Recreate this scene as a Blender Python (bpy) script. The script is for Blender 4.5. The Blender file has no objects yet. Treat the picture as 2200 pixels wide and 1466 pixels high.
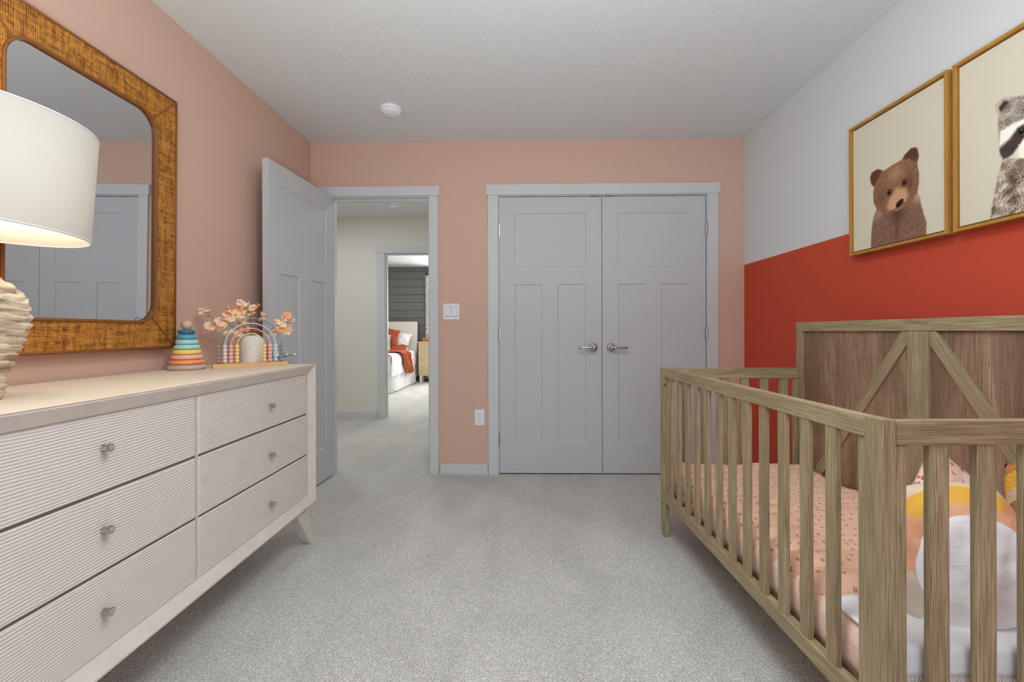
import bpy, bmesh, math, random
from mathutils import Vector, Matrix, noise as mn
random.seed(7)
PI = math.pi
SC = bpy.context.scene
COL = SC.collection

# ------------------------------------------------------------------ helpers
def lin(r, g, b):
    f = lambda c: (c/255/12.92 if c/255 <= .04045 else ((c/255+.055)/1.055)**2.4)
    return (f(r), f(g), f(b), 1)

def rbox(bm, x0, x1, y0, y1, z0, z1, bev=0.0, seg=2, M=None):
    vs = [bm.verts.new((x, y, z)) for x in (x0, x1) for y in (y0, y1) for z in (z0, z1)]
    idx = [(0,1,3,2),(4,6,7,5),(0,4,5,1),(2,3,7,6),(0,2,6,4),(1,5,7,3)]
    fs = [bm.faces.new([vs[i] for i in q]) for q in idx]
    if bev > 0:
        es = list({e for f in fs for e in f.edges})
        r = bmesh.ops.bevel(bm, geom=es, offset=bev, segments=seg, affect='EDGES', profile=.7)
        allv = set(vs) | set(r['verts'])
        vs = [v for v in allv if v.is_valid]
    if M is not None:
        bmesh.ops.transform(bm, matrix=M, verts=vs)
    return vs

def box(x0, x1, y0, y1, z0, z1, bev=0.0, seg=2, M=None):
    bm = bmesh.new(); rbox(bm, x0, x1, y0, y1, z0, z1, bev, seg, M); return bm

def hexa(bm, pts):
    """8 points: bottom ring 4 then top ring 4"""
    v = [bm.verts.new(p) for p in pts]
    for q in ((3,2,1,0),(4,5,6,7),(0,1,5,4),(1,2,6,5),(2,3,7,6),(3,0,4,7)):
        bm.faces.new([v[i] for i in q])
    return v

def lathe(bm, prof, seg=32, c=(0,0,0), M=None, cap=True):
    rings = []
    vs = []
    for r, z in prof:
        ring = []
        for i in range(seg):
            a = 2*PI*i/seg
            ring.append(bm.verts.new((c[0]+r*math.cos(a), c[1]+r*math.sin(a), c[2]+z)))
        rings.append(ring); vs += ring
    for a, b in zip(rings, rings[1:]):
        for i in range(seg):
            j = (i+1) % seg
            bm.faces.new((a[i], a[j], b[j], b[i]))
    if cap:
        bm.faces.new(rings[0][::-1]); bm.faces.new(rings[-1])
    if M is not None: bmesh.ops.transform(bm, matrix=M, verts=vs)
    return vs

def tube(bm, pts, r, seg=10, closed=False, flat=1.0, ref=None):
    pts = [Vector(p) for p in pts]
    n = len(pts); rings = []
    up = Vector((0,0,1))
    for i, p in enumerate(pts):
        a = pts[i-1] if (i > 0 or closed) else p
        b = pts[(i+1) % n] if (i < n-1 or closed) else p
        t = (b-a)
        t = t.normalized() if t.length > 1e-9 else Vector((0,0,1))
        if ref is not None:
            s = t.cross(Vector(ref)).normalized()
        elif abs(t.dot(up)) > .95:
            s = t.cross(Vector((1,0,0))).normalized()
        else:
            s = t.cross(up).normalized()
        u = s.cross(t).normalized()
        rr = r(i/(n-1)) if callable(r) else r
        rings.append([bm.verts.new(p + s*rr*math.cos(2*PI*k/seg) + u*rr*flat*math.sin(2*PI*k/seg)) for k in range(seg)])
    m = n if closed else n-1
    for i in range(m):
        a, b = rings[i], rings[(i+1) % n]
        for k in range(seg):
            j = (k+1) % seg
            bm.faces.new((a[k], a[j], b[j], b[k]))
    if not closed:
        bm.faces.new(rings[0][::-1]); bm.faces.new(rings[-1])

def sphere(bm, c, r, seg=20, rings=12, sc=(1,1,1)):
    M = Matrix.Translation(c) @ Matrix.Diagonal((r*sc[0], r*sc[1], r*sc[2], 1))
    bmesh.ops.create_uvsphere(bm, u_segments=seg, v_segments=rings, radius=1, matrix=M)

def grid(bm, fn, nu, nv, uvfn=None, closed_u=False):
    """fn(i/nu, j/nv)->xyz ; returns vert table"""
    uvl = bm.loops.layers.uv.verify()
    T = [[bm.verts.new(fn(i/nu, j/nv)) for j in range(nv+1)] for i in range(nu+1)]
    for i in range(nu):
        for j in range(nv):
            f = bm.faces.new((T[i][j], T[i+1][j], T[i+1][j+1], T[i][j+1]))
            if uvfn:
                for l, (a, b) in zip(f.loops, ((i,j),(i+1,j),(i+1,j+1),(i,j+1))):
                    l[uvl].uv = uvfn(a/nu, b/nv)
    return T

def prop(o, label=None, cat=None, group=None, kind=None):
    if label: o['label'] = label
    if cat: o['category'] = cat
    if group: o['group'] = group
    if kind: o['kind'] = kind
    return o

def obj(name, bm, m, parent=None, smooth=False, label=None, fix=True):
    if fix: bmesh.ops.recalc_face_normals(bm, faces=bm.faces)
    me = bpy.data.meshes.new(name); bm.to_mesh(me); bm.free()
    ms = m if isinstance(m, (list, tuple)) else [m]
    for x in ms: me.materials.append(x)
    if smooth:
        for p in me.polygons: p.use_smooth = True
    o = bpy.data.objects.new(name, me); COL.objects.link(o)
    if parent: o.parent = parent
    if label: o['label'] = label
    return o

def thing(name, label, cat, loc=(0,0,0), rz=0, group=None, kind=None):
    o = bpy.data.objects.new(name, None); COL.objects.link(o)
    o.empty_display_size = .05
    o.location = loc; o.rotation_euler = (0, 0, rz)
    return prop(o, label, cat, group, kind)

def struct(name, bm, m, parent=None, smooth=False):
    o = obj(name, bm, m, parent, smooth)
    if parent is None: o['kind'] = 'structure'
    return o

def smooth_by_angle(o, deg=35):
    me = o.data
    for p in me.polygons: p.use_smooth = True
    try: me.set_sharp_from_angle(angle=math.radians(deg))
    except Exception: pass

# ------------------------------------------------------------------ materials
def newmat(name, rough=.6, spec=.3, metal=0):
    m = bpy.data.materials.new(name); m.use_nodes = True
    nt = m.node_tree; b = nt.nodes['Principled BSDF']
    b.inputs['Roughness'].default_value = rough
    b.inputs['Metallic'].default_value = metal
    b.inputs['Specular IOR Level'].default_value = spec
    return m, nt, b
def N(nt, t, **k):
    n = nt.nodes.new(t)
    for a, v in k.items():
        if a in n.inputs.keys() if hasattr(n.inputs, 'keys') else False: n.inputs[a].default_value = v
        else: setattr(n, a, v)
    return n
def S(n, **k):
    for a, v in k.items(): n.inputs[a.replace('_', ' ')].default_value = v
    return n
def ramp(nt, fac, stops, interp='LINEAR'):
    r = nt.nodes.new('ShaderNodeValToRGB'); r.color_ramp.interpolation = interp
    e = r.color_ramp.elements
    while len(e) < len(stops): e.new(.5)
    for q, (p, c) in zip(e, stops): q.position = p; q.color = c
    nt.links.new(fac, r.inputs[0]); return r.outputs[0]
def coords(nt, kind='Object', scale=(1,1,1), rot=(0,0,0), rand=False):
    tc = nt.nodes.new('ShaderNodeTexCoord'); mp = nt.nodes.new('ShaderNodeMapping')
    out = tc.outputs[kind]
    if rand:
        oi = nt.nodes.new('ShaderNodeObjectInfo'); mu = nt.nodes.new('ShaderNodeVectorMath'); mu.operation = 'SCALE'
        mu.inputs[0].default_value = (7.3, 5.1, 3.7); nt.links.new(oi.outputs['Random'], mu.inputs['Scale'])
        ad = nt.nodes.new('ShaderNodeVectorMath'); ad.operation = 'ADD'
        nt.links.new(out, ad.inputs[0]); nt.links.new(mu.outputs[0], ad.inputs[1]); out = ad.outputs[0]
    mp.inputs['Scale'].default_value = scale; mp.inputs['Rotation'].default_value = rot
    nt.links.new(out, mp.inputs[0]); return mp.outputs[0]
def noiset(nt, vec, scale=5, detail=3, rough=.5, dist=0):
    n = nt.nodes.new('ShaderNodeTexNoise'); S(n, Scale=scale, Detail=detail, Roughness=rough, Distortion=dist)
    if vec: nt.links.new(vec, n.inputs['Vector'])
    return n.outputs['Fac']
def bump(nt, b, h, strength=.3, dist=.002):
    n = nt.nodes.new('ShaderNodeBump'); S(n, Strength=strength, Distance=dist)
    nt.links.new(h, n.inputs['Height']); nt.links.new(n.outputs[0], b.inputs['Normal']); return n
def math_(nt, op, a, b=None, c=None):
    n = nt.nodes.new('ShaderNodeMath'); n.operation = op
    for i, v in enumerate((a, b, c)):
        if v is None: continue
        if isinstance(v, (int, float)): n.inputs[i].default_value = v
        else: nt.links.new(v, n.inputs[i])
    return n.outputs[0]
def mixc(nt, f, a, b, mode='MIX'):
    n = nt.nodes.new('ShaderNodeMix'); n.data_type = 'RGBA'; n.blend_type = mode
    if isinstance(f, (int, float)): n.inputs[0].default_value = f
    else: nt.links.new(f, n.inputs[0])
    for i, v in ((6, a), (7, b)):
        if isinstance(v, tuple): n.inputs[i].default_value = v
        else: nt.links.new(v, n.inputs[i])
    return n.outputs[2]
def plain(name, col, rough=.5, spec=.3, metal=0, bsc=0, bst=.15, bd=.0008, var=0):
    m, nt, b = newmat(name, rough, spec, metal)
    c = lin(*col)
    b.inputs['Base Color'].default_value = c
    if var:
        v = coords(nt); f = noiset(nt, v, var, 3)
        cc = ramp(nt, f, [(.3, tuple(x*.88 for x in c[:3])+(1,)), (.7, c)])
        nt.links.new(cc, b.inputs['Base Color'])
    if bsc:
        bump(nt, b, noiset(nt, coords(nt), bsc, 3), bst, bd)
    return m

WHITE = plain('white_trim_paint', (208, 210, 212), .45, .3, bsc=300, bst=.05)
DOORW = plain('white_door_paint', (197, 199, 202), .5, .25, bsc=260, bst=.08)
def wallpaint(name, col):
    m, nt, b = newmat(name, .75, .15)
    b.inputs['Base Color'].default_value = lin(*col)
    bump(nt, b, noiset(nt, coords(nt), 130, 2), .16, .0015)
    return m
PEACH = wallpaint('peach_wall_paint', (214, 180, 163))
REDP = wallpaint('brick_red_wall_paint', (205, 82, 60))
GREYW = wallpaint('pale_grey_wall_paint', (222, 224, 226))
CREAM = wallpaint('cream_hall_paint', (226, 223, 216))
def ceiling_mat():
    m, nt, b = newmat('stippled_ceiling', .85, .1)
    b.inputs['Base Color'].default_value = lin(224, 227, 228)
    v = coords(nt)
    w = noiset(nt, v, 34, 4, .6, 2.5)
    r = ramp(nt, w, [(.44, (0,0,0,1)), (.5, (1,1,1,1)), (.56, (0,0,0,1))])
    h = math_(nt, 'ADD', r, math_(nt, 'MULTIPLY', noiset(nt, v, 120, 2), .5))
    bump(nt, b, h, .5, .0012); return m
CEIL = ceiling_mat()
def carpet_mat():
    m, nt, b = newmat('grey_carpet', .95, .05)
    v = coords(nt)
    f = noiset(nt, v, 330, 2, .7)
    vo = nt.nodes.new('ShaderNodeTexVoronoi'); S(vo, Scale=230); nt.links.new(v, vo.inputs['Vector'])
    k = math_(nt, 'ADD', math_(nt, 'MULTIPLY', f, .7), math_(nt, 'MULTIPLY', vo.outputs['Distance'], .45))
    c1 = ramp(nt, k, [(.38, lin(160, 157, 151)), (.52, lin(203, 200, 193)), (.7, lin(238, 236, 230))])
    big = noiset(nt, coords(nt, scale=(1, .45, 1)), 3.2, 3, .55, .6)
    c2 = ramp(nt, big, [(.35, (.86,.86,.86,1)), (.65, (1,1,1,1))])
    nt.links.new(mixc(nt, 1.0, c1, c2, 'MULTIPLY'), b.inputs['Base Color'])
    bump(nt, b, k, .9, .006); return m
CARPET = carpet_mat()
def wood(name, axis, cols, rand=True, pitch=.0035, cross=False, amt=.75):
    """grain lines along a local axis; cols = grain line, mid tone, light tone"""
    m, nt, b = newmat(name, .55, .25)
    sc2 = [1, 1, 1]; sc2[axis] = .10
    base_v = coords(nt, rand=rand)
    g = noiset(nt, coords(nt, scale=tuple(sc2), rand=rand), 16, 4, .6, .6)
    base = ramp(nt, g, [(.32, lin(*cols[1])), (.68, lin(*cols[2]))])
    sx = nt.nodes.new('ShaderNodeSeparateXYZ'); nt.links.new(base_v, sx.inputs[0])
    o = [k for k in 'XYZ']; cr_ = [o[k] for k in range(3) if k != axis]
    q = math_(nt, 'ADD', sx.outputs[cr_[0]], math_(nt, 'MULTIPLY', sx.outputs[cr_[1]], 1.07))
    sc3 = [1, 1, 1]; sc3[axis] = .16
    wob = noiset(nt, coords(nt, scale=tuple(sc3), rand=rand), 50, 2, .5)
    wob2 = noiset(nt, coords(nt, scale=tuple(sc2), rand=rand), 7, 1, .5)
    ph = math_(nt, 'ADD', math_(nt, 'MULTIPLY', q, 2*PI/pitch), math_(nt, 'ADD', math_(nt, 'MULTIPLY', wob, 13), math_(nt, 'MULTIPLY', wob2, 24)))
    ln = math_(nt, 'ADD', math_(nt, 'MULTIPLY', math_(nt, 'SINE', ph), .5), .5)
    sc4 = [1, 1, 1]; sc4[axis] = .035
    brk = noiset(nt, coords(nt, scale=tuple(sc4), rand=rand), 260, 2, .6)
    k = math_(nt, 'ADD', math_(nt, 'MULTIPLY', ln, .36), math_(nt, 'MULTIPLY', brk, 1.0))
    msk = ramp(nt, k, [(.62, (0,0,0,1)), (.86, (1,1,1,1))])
    c = mixc(nt, math_(nt, 'MULTIPLY', msk, amt), base, lin(*cols[0]))
    h = math_(nt, 'SUBTRACT', 1.0, k)
    if cross:
        x = noiset(nt, coords(nt, scale=(1, .10, 1), rand=rand), 150, 3, .6, .8)
        big = noiset(nt, coords(nt, scale=(1, 1, .22), rand=rand), 8, 5, .7, .8)
        c = mixc(nt, math_(nt, 'MULTIPLY', ramp(nt, big, [(.40, (1,1,1,1)), (.58, (0,0,0,1))]), .55), c, lin(92, 70, 58))
        c = mixc(nt, math_(nt, 'MULTIPLY', ramp(nt, x, [(.40, (1,1,1,1)), (.52, (0,0,0,1))]), .16), c, lin(*cols[0]))
        h = math_(nt, 'ADD', h, math_(nt, 'MULTIPLY', x, .5))
    nt.links.new(c, b.inputs['Base Color'])
    bump(nt, b, h, .4, .0007); return m
DRIFT = ((102, 84, 60), (158, 141, 111), (186, 170, 136))
WX = wood('driftwood_along_width', 0, DRIFT); WY = wood('driftwood_along_length', 1, DRIFT); WZ = wood('driftwood_upright', 2, DRIFT)
WPANEL = wood('rustic_sawn_panel', 2, ((100, 74, 60), (152, 120, 98), (190, 158, 130)), False, .009, True, .45)
MAPLE = wood('light_maple', 0, ((206, 160, 112), (216, 172, 124), (228, 186, 138)), False, .004, amt=.5)
OAKF = wood('golden_frame_wood', 2, ((150, 104, 44), (180, 128, 58), (198, 146, 72)), False, .003, amt=.5)
CHROME = plain('brushed_nickel', (196, 192, 186), .28, .5, 1)
DARKM = plain('dark_bolt_metal', (60, 54, 50), .4, .5, 1)
BLACK = plain('dark_slot', (38, 36, 36), .6)

# ------------------------------------------------------------------ camera
H = 1.044
cam = bpy.data.cameras.new('camera'); co = bpy.data.objects.new('camera', cam); COL.objects.link(co)
cam.sensor_width = 36; cam.sensor_fit = 'HORIZONTAL'; cam.lens = 36*985/2200
cam.shift_y = -20/2200; cam.clip_start = .02; cam.clip_end = 60
yaw = math.atan(19/985)
co.matrix_world = Matrix.Translation((0,0,H)) @ Matrix.Rotation(yaw, 4, 'Z') @ Matrix.Rotation(PI/2, 4, 'X') @ Matrix.Rotation(-.003, 4, 'Z')
SC.camera = co

# ------------------------------------------------------------------ room
XL, XR, YB, YF, CH = -1.545, 1.617, 3.35, -1.15, 2.44
T = .12
HY0, HY1 = YB+T, 5.55            # hall
BY0, BY1 = HY1+T, 9.8            # far bedroom
D0, D1, DH = -1.412, -.661, 2.045
C0, C1 = -.172, 1.360
struct('floor', box(-5, 3, YF-T, BY1+T, -.1, 0), CARPET)
struct('ceiling', box(-5, 3, YF-T, BY1+T, CH, CH+.1), CEIL)
struct('wall_left', box(XL-T, XL, YF, YB+T*.5, 0, CH), PEACH)
bm = box(XR, XR+T, YF, YB+T*.5, 0, 1.522); b2 = len(bm.faces)
rbox(bm, XR, XR+T, YF, YB+T*.5, 1.522, CH)
bm.faces.ensure_lookup_table()
for i, f in enumerate(bm.faces): f.material_index = 0 if i < b2 else 1
struct('wall_right', bm, [REDP, GREYW])
bm = bmesh.new()
for a, b, z0, z1 in ((XL, D0, 0, CH), (D0, D1, DH, CH), (D1, C0, 0, CH), (C0, C1, DH, CH), (C1, XR, 0, CH)):
    rbox(bm, a, b, YB, YB+T, z0, z1)
struct('wall_back', bm, PEACH)
# hall-side skin of the same wall, closet interior
bm = bmesh.new()
rbox(bm, C0-.3, C1+.25, YB+T+.5, YB+T+.53, 0, CH)
rbox(bm, C0-.33, C0-.3, YB+T, YB+T+.53, 0, CH); rbox(bm, C1+.25, C1+.28, YB+T, YB+T+.53, 0, CH)
struct('wall_closet', bm, GREYW)
bm = bmesh.new()
rbox(bm, -5, -1.66, HY1, HY1+T, 0, CH); rbox(bm, -1.66, -.85, HY1, HY1+T, DH-.03, CH); rbox(bm, -.85, 1.7, HY1, HY1+T, 0, CH)
struct('wall_hall', bm, CREAM)
struct('wall_hall_left', box(-3.4, -3.28, HY0, HY1, 0, CH), CREAM)
struct('wall_hall_front', box(-3.4, XL-T, HY0-T, HY0, 0, CH), CREAM)
struct('wall_hall_right', box(-.50, -.38, HY0+.001, HY1, 0, CH), CREAM)
# front wall with a window behind the camera
WX0, WX1, WZ0, WZ1 = -.75, 1.05, .75, 2.1
bm = bmesh.new()
for a, b, z0, z1 in ((XL-T, WX0, 0, CH), (WX1, XR+T, 0, CH), (WX0, WX1, 0, WZ0), (WX0, WX1, WZ1, CH)):
    rbox(bm, a, b, YF-T, YF, z0, z1)
struct('wall_front', bm, GREYW)
def window(name, x0, x1, z0, z1, y0, y1, side):
    w = thing(name, None, None, ((x0+x1)/2, (y0+y1)/2, z0), kind='structure')
    hw = (x1-x0)/2; hh = z1-z0
    bm = bmesh.new(); e = .045
    for q in ((-hw, hw, 0, e), (-hw, hw, hh-e, hh), (-hw, -hw+e, e, hh-e), (hw-e, hw, e, hh-e), (-.02, .02, e, hh-e)):
        rbox(bm, q[0], q[1], -.02, .02, q[2], q[3], .003)
    obj('window_frame', bm, WHITE, w)
    yy = side*(y1-y0)/2
    bm = box(-hw-.04, hw+.04, min(yy*.9, yy*1.35), max(yy*.9, yy*1.35), -.025, .0, .004)
    obj('window_sill', bm, WHITE, w)
    return w
window('window_1', WX0, WX1, WZ0, WZ1, YF-T, YF, 1)
# far bedroom walls
bx0, bx1 = -1.75, -.35
bm = bmesh.new()
SH = plain('charcoal_shiplap_paint', (118, 118, 116), .6, .2, bsc=90, bst=.1)
pitch = .168
z = 0.0
k = 0
def plank(bm, xa, xb, z0, z1):
    if xb-xa > .01: rbox(bm, xa, xb, BY1, BY1+.03, z0, z1-.006, .003, 1)
while z < CH-.001:
    z1 = min(CH, z+pitch)
    if z1 <= .82 or z >= 2.19: plank(bm, -5, 1.7, z, z1)
    else: plank(bm, -5, bx0, z, z1); plank(bm, bx1, 1.7, z, z1)
    z = z1
for a, b, z0, z1 in ((-5, bx0, 0, CH), (bx1, 1.7, 0, CH), (bx0, bx1, 0, .82), (bx0, bx1, 2.19, CH)):
    rbox(bm, a, b, BY1+.025, BY1+T, z0, z1)
struct('wall_bedroom_back', bm, SH)
window('window_2', bx0, bx1, .82, 2.19, BY1, BY1+T, -1)
struct('wall_bedroom_left', box(-5.0, -4.88, BY0, BY1, 0, CH), CREAM)
struct('wall_bedroom_right', box(.9, 1.02, BY0, BY1, 0, CH), CREAM)

# baseboards
def bb(name, x0, x1, y0, y1): struct(name, box(x0, x1, y0, y1, 0, .078, .003), WHITE)
bb('baseboard_left', XL, XL+.014, YF, YB)
bb('baseboard_right', XR-.014, XR, YF, YB)
bb('baseboard_back', D1+.07, C0-.072, YB-.014, YB)
bb('baseboard_back_corner', C1+.077, XR-.014, YB-.014, YB)
bb('baseboard_hall', -3.28, -1.745, HY1-.014, HY1)
bb('baseboard_front', XL, XR, YF, YF+.014)
# casings (trim)
def casing(name, x0, x1, y, h, left=True, right=True, depth=T, cw=.07, hh=.068, lx=0, rx=0):
    """opening x0..x1, room face at y, room is on the -y side"""
    bm = bmesh.new()
    if left: rbox(bm, x0-cw, x0-.006, y-.016, y, 0, h+.006, .002)
    if right: rbox(bm, x1+.006, x1+cw, y-.016, y, 0, h+.006, .002)
    rbox(bm, x0-cw-.013-lx, x1+cw+.013+rx, y-.024, y, h+.006, h+hh, .002)
    o = struct(name, bm, WHITE)
    bm = bmesh.new()   # jamb lining with stop
    rbox(bm, x0-.012, x0, y-.002, y+depth, 0, h); rbox(bm, x1, x1+.012, y-.002, y+depth, 0, h)
    rbox(bm, x0-.012, x1+.012, y-.002, y+depth, h, h+.012)
    rbox(bm, x0, x0+.012, y+.042, y+.075, 0, h-.012, .001); rbox(bm, x1-.012, x1, y+.042, y+.075, 0, h-.012, .001)
    rbox(bm, x0, x1, y+.042, y+.075, h-.012, h, .001)
    return o, bm
_, jb = casing('trim_1', D0+.012, D1-.012, YB, DH-.012, hh=.075, left=True)
struct('trim_2', jb, WHITE)
_, jb = casing('trim_3', C0+.012, C1-.012, YB, DH-.012, hh=.082, cw=.078)
struct('trim_4', jb, WHITE)
_, jb = casing('trim_5', -1.648, -.862, HY1, DH-.045, hh=.07, cw=.09)
struct('trim_6', jb, WHITE)

# ------------------------------------------------------------------ doors
def leaf_mesh(w, h, t, panels, rec=.007, mold=.011):
    """x 0..w, z 0..h, y 0..t ; recessed panels on both faces"""
    bm = bmesh.new()
    xs = sorted({0, w} | {p[0] for p in panels} | {p[1] for p in panels})
    zs = sorted({0, h} | {p[2] for p in panels} | {p[3] for p in panels})
    def q(pts): bm.faces.new([bm.verts.new(p) for p in pts])
    for y, s in ((0, 1), (t, -1)):
        for a, b in zip(xs, xs[1:]):
            for c, d in zip(zs, zs[1:]):
                mx, mz = (a+b)/2, (c+d)/2
                if any(p[0] < mx < p[1] and p[2] < mz < p[3] for p in panels): continue
                q([(a,y,c),(b,y,c),(b,y,d),(a,y,d)])
        for a, b, c, d in panels:
            o = [(a,y,c),(b,y,c),(b,y,d),(a,y,d)]
            yi = y+s*rec; m_ = mold*.45
            i1 = [(a+m_,yi,c+m_),(b-m_,yi,c+m_),(b-m_,yi,d-m_),(a+m_,yi,d-m_)]
            for k in range(4):
                j = (k+1) % 4
                q([o[k], o[j], i1[j], i1[k]])
            q(i1)
    for a, b in (((0,0),(w,0)), ((w,0),(w,h)), ((w,h),(0,h)), ((0,h),(0,0))):
        q([(a[0],0,a[1]),(b[0],0,b[1]),(b[0],t,b[1]),(a[0],t,a[1])])
    bmesh.ops.remove_doubles(bm, verts=bm.verts, dist=1e-5)
    return bm
def lever(parent, x, y, z, side, face=-1, name='door_handle'):
    """rosette and lever; side = +1 lever points +x; face = -1 on the -y face"""
    bm = bmesh.new()
    R = Matrix.Translation((x, y, z)) @ Matrix.Rotation(-face*PI/2, 4, 'X')
    lathe(bm, [(.031,0),(.031,.004),(.027,.010),(.020,.014),(.012,.016),(.011,.045),(.0125,.05),(.0125,.062),(.009,.066)], 28, M=R)
    y1 = y+face*.056
    pts = [(x, y1, z), (x+side*.02, y1+face*.002, z), (x+side*.05, y1+face*.001, z+.001), (x+side*.085, y1, z), (x+side*.105, y1-face*.004, z-.001), (x+side*.112, y1-face*.008, z-.001)]
    tube(bm, pts, lambda t: .0095-.003*t, 12, flat=1.0)
    return obj(name, bm, CHROME, parent, True)
def hinge(parent, x, y, z, name='hinge'):
    bm = bmesh.new()
    lathe(bm, [(.0065, -.044), (.0065, .044)], 12, (x, y, z))
    lathe(bm, [(.004, .044), (.005, .047), (.003, .05)], 10, (x, y, z))
    rbox(bm, x-.012, x+.012, y+.004, y+.007, z-.044, z+.044)
    return obj(name, bm, CHROME, parent)
W = .752; hD = 2.018
pan = lambda w: [(.112, w-.115, 1.502, 1.900), (.116, .314, .222, 1.380), (w-.320, w-.118, .222, 1.380)]
# closet pair
dz = .010
d2 = thing('door_2', None, None, (C0+.014, YB+.004, dz), kind='structure')
obj('leaf', leaf_mesh(.748, hD, .035, pan(.748)), DOORW, d2)
lever(d2, .748-.062, 0, .918, -1)
for hz in (1.775, 1.01, .245): hinge(d2, -.006, -.006, hz)
bm = box(.67, .73, -.004, .03, hD+.001, hD+.012); obj('ball_catch', bm, DARKM, d2)
d3 = thing('door_3', None, None, (C0+.014+.748+.004, YB+.004, dz), kind='structure')
obj('leaf', leaf_mesh(.748, hD, .035, pan(.748)), DOORW, d3)
lever(d3, .062, 0, .918, 1)
for hz in (1.775, 1.01, .245): hinge(d3, .754, -.006, hz)
bm = box(.02, .08, -.004, .03, hD+.001, hD+.012); obj('ball_catch', bm, DARKM, d3)
# open entry door, hinged on the left jamb and swung against the dresser end
d1 = thing('door_1', None, None, (D0+.012, YB-.022, dz), kind='structure')
d1.rotation_euler = (0, 0, -math.radians(94.0))
obj('leaf', leaf_mesh(.775, hD, .036, pan(.775)), DOORW, d1)
lever(d1, .775-.065, .036, .902, -1, face=1)
lever(d1, .775-.065, 0, .902, -1, face=-1)
for hz in (1.775, 1.01, .245): hinge(d1, -.006, -.006, hz)
bm = box(.773, .7765, .006, .030, .88, .96, .001); obj('latch_plate', bm, CHROME, d1)

# ------------------------------------------------------------------ switch / outlet / detectors
PLATE = plain('white_plastic', (236, 237, 240), .35, .4)
t = thing('light_switch', 'white double rocker light switch plate on the peach wall between doorway and closet', 'light switch', (-.5095, YB, 1.134))
obj('wall_plate', box(-.0585, .0585, -.006, 0, 0, .116, .003), PLATE, t)
GREYP = plain('plate_gap', (150, 152, 156), .6)
for x in (-.023, .023):
    obj('rocker_surround', box(x-.0185, x+.0185, -.0066, -.0055, .021, .095), GREYP, t)
    bm = bmesh.new(); hexa(bm, [(x-.0165,-.006,.024),(x+.0165,-.006,.024),(x+.0165,-.0115,.026),(x-.0165,-.0115,.026),
                               (x-.0165,-.006,.092),(x+.0165,-.006,.092),(x+.0165,-.0075,.091),(x-.0165,-.0075,.091)])
    obj('rocker', bm, PLATE, t)
t = thing('wall_outlet', 'white duplex power outlet low on the peach wall beside the closet casing', 'outlet', (-.3035, YB, .360))
obj('wall_plate', box(-.035, .035, -.006, 0, 0, .116, .003), PLATE, t)
for z in (.038, .078):
    bm = bmesh.new(); lathe(bm, [(.0165, 0), (.0165, .003), (.015, .004)], 20, M=Matrix.Translation((0, -.0055, z)) @ Matrix.Rotation(PI/2, 4, 'X'))
    s = obj('socket', bm, PLATE, t)
    bm = bmesh.new()
    rbox(bm, -.0075, -.0055, -.0105, -.0090, z+.001, z+.009); rbox(bm, .0055, .0075, -.0105, -.0090, z+.001, z+.009)
    rbox(bm, -.0022, .0022, -.0105, -.0090, z-.010, z-.005)
    obj('slots', bm, BLACK, s)
def detector(loc, label, r=.068):
    t = thing('smoke_detector', label, 'smoke detector', loc)
    bm = bmesh.new(); lathe(bm, [(r, 0), (r, -.010), (r*.97, -.017), (r*.9, -.019)], 40); obj('mounting_base', bm, PLATE, t, True)
    bm = bmesh.new(); lathe(bm, [(r*.84, -.017), (r*.84, -.0215)], 40); obj('vent_gap', bm, BLACK, t)
    bm = bmesh.new(); lathe(bm, [(r*.92, -.0215), (r*.92, -.026), (r*.82, -.034), (r*.6, -.040), (r*.42, -.042), (r*.40, -.040), (r*.34, -.040), (r*.33,-.043), (r*.1, -.0435)], 40)
    o = obj('cover', bm, PLATE, t); smooth_by_angle(o)
    bm = bmesh.new(); lathe(bm, [(r*.14, -.043), (r*.13, -.046)], 16, (-r*.1, -r*.3, 0)); obj('test_button', bm, PLATE, t)
detector((-.805, 2.84, CH), 'round white smoke detector on the bedroom ceiling above the open door')
detector((-1.378, 4.94, CH), 'small white smoke detector on the hallway ceiling seen through the doorway', .06)

# ------------------------------------------------------------------ dresser
DW = plain('washed_white_wood', (226, 216, 208), .45, .3, var=14, bsc=180, bst=.06)
DTOP = wood('pale_dresser_top', 1, ((222, 203, 180), (230, 213, 192), (234, 219, 200)), False, .006, amt=.4)
DR = plain('washed_drawer_front', (217, 211, 204), .55, .25)
GAP = plain('drawer_gap_brown', (160, 140, 126), .8)  # brown-grey filler colour showing between the drawers
DX = -1.02; Y0, Y1 = .665, 2.262; ZB, ZT = .207, .884; DB = -1.525
dr = thing('dresser', 'long whitewashed six-drawer dresser with wavy ridged fronts along the peach wall', 'dresser', (DX, (Y0+Y1)/2, 0))
yo = (Y0+Y1)/2
def P(x, y, z): return (x-DX, y-yo, z)
bm = bmesh.new()
fw = .041; rc = .020
# carcass ring: outer box shell pieces
for (ya, yb, za, zb) in ((Y0, Y1, ZT-.026, ZT-.0005), (Y0, Y1, ZB, ZB+.022), (Y0, Y0+.022, ZB+.022, ZT-.026), (Y1-.022, Y1, ZB+.022, ZT-.026)):
    rbox(bm, DB-DX, -.0505, ya-yo, yb-yo, za, zb)
rbox(bm, DB-DX, DB-DX+.01, Y0-yo+.02, Y1-yo-.02, ZB+.02, ZT-.02)
obj('body', bm, DW, dr)
bm = bmesh.new()   # mitred face frame splaying inward
o = [(Y0, ZB), (Y1, ZB), (Y1, ZT), (Y0, ZT)]
rim = .006
l0 = [(-.0505, a, b) for a, b in o]
l1 = [(0, a, b) for a, b in o]
ins = lambda d: [(Y0+d, ZB+d), (Y1-d, ZB+d), (Y1-d, ZT-d), (Y0+d, ZT-d)]
l2 = [(0, a, b) for a, b in ins(rim)]
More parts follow.
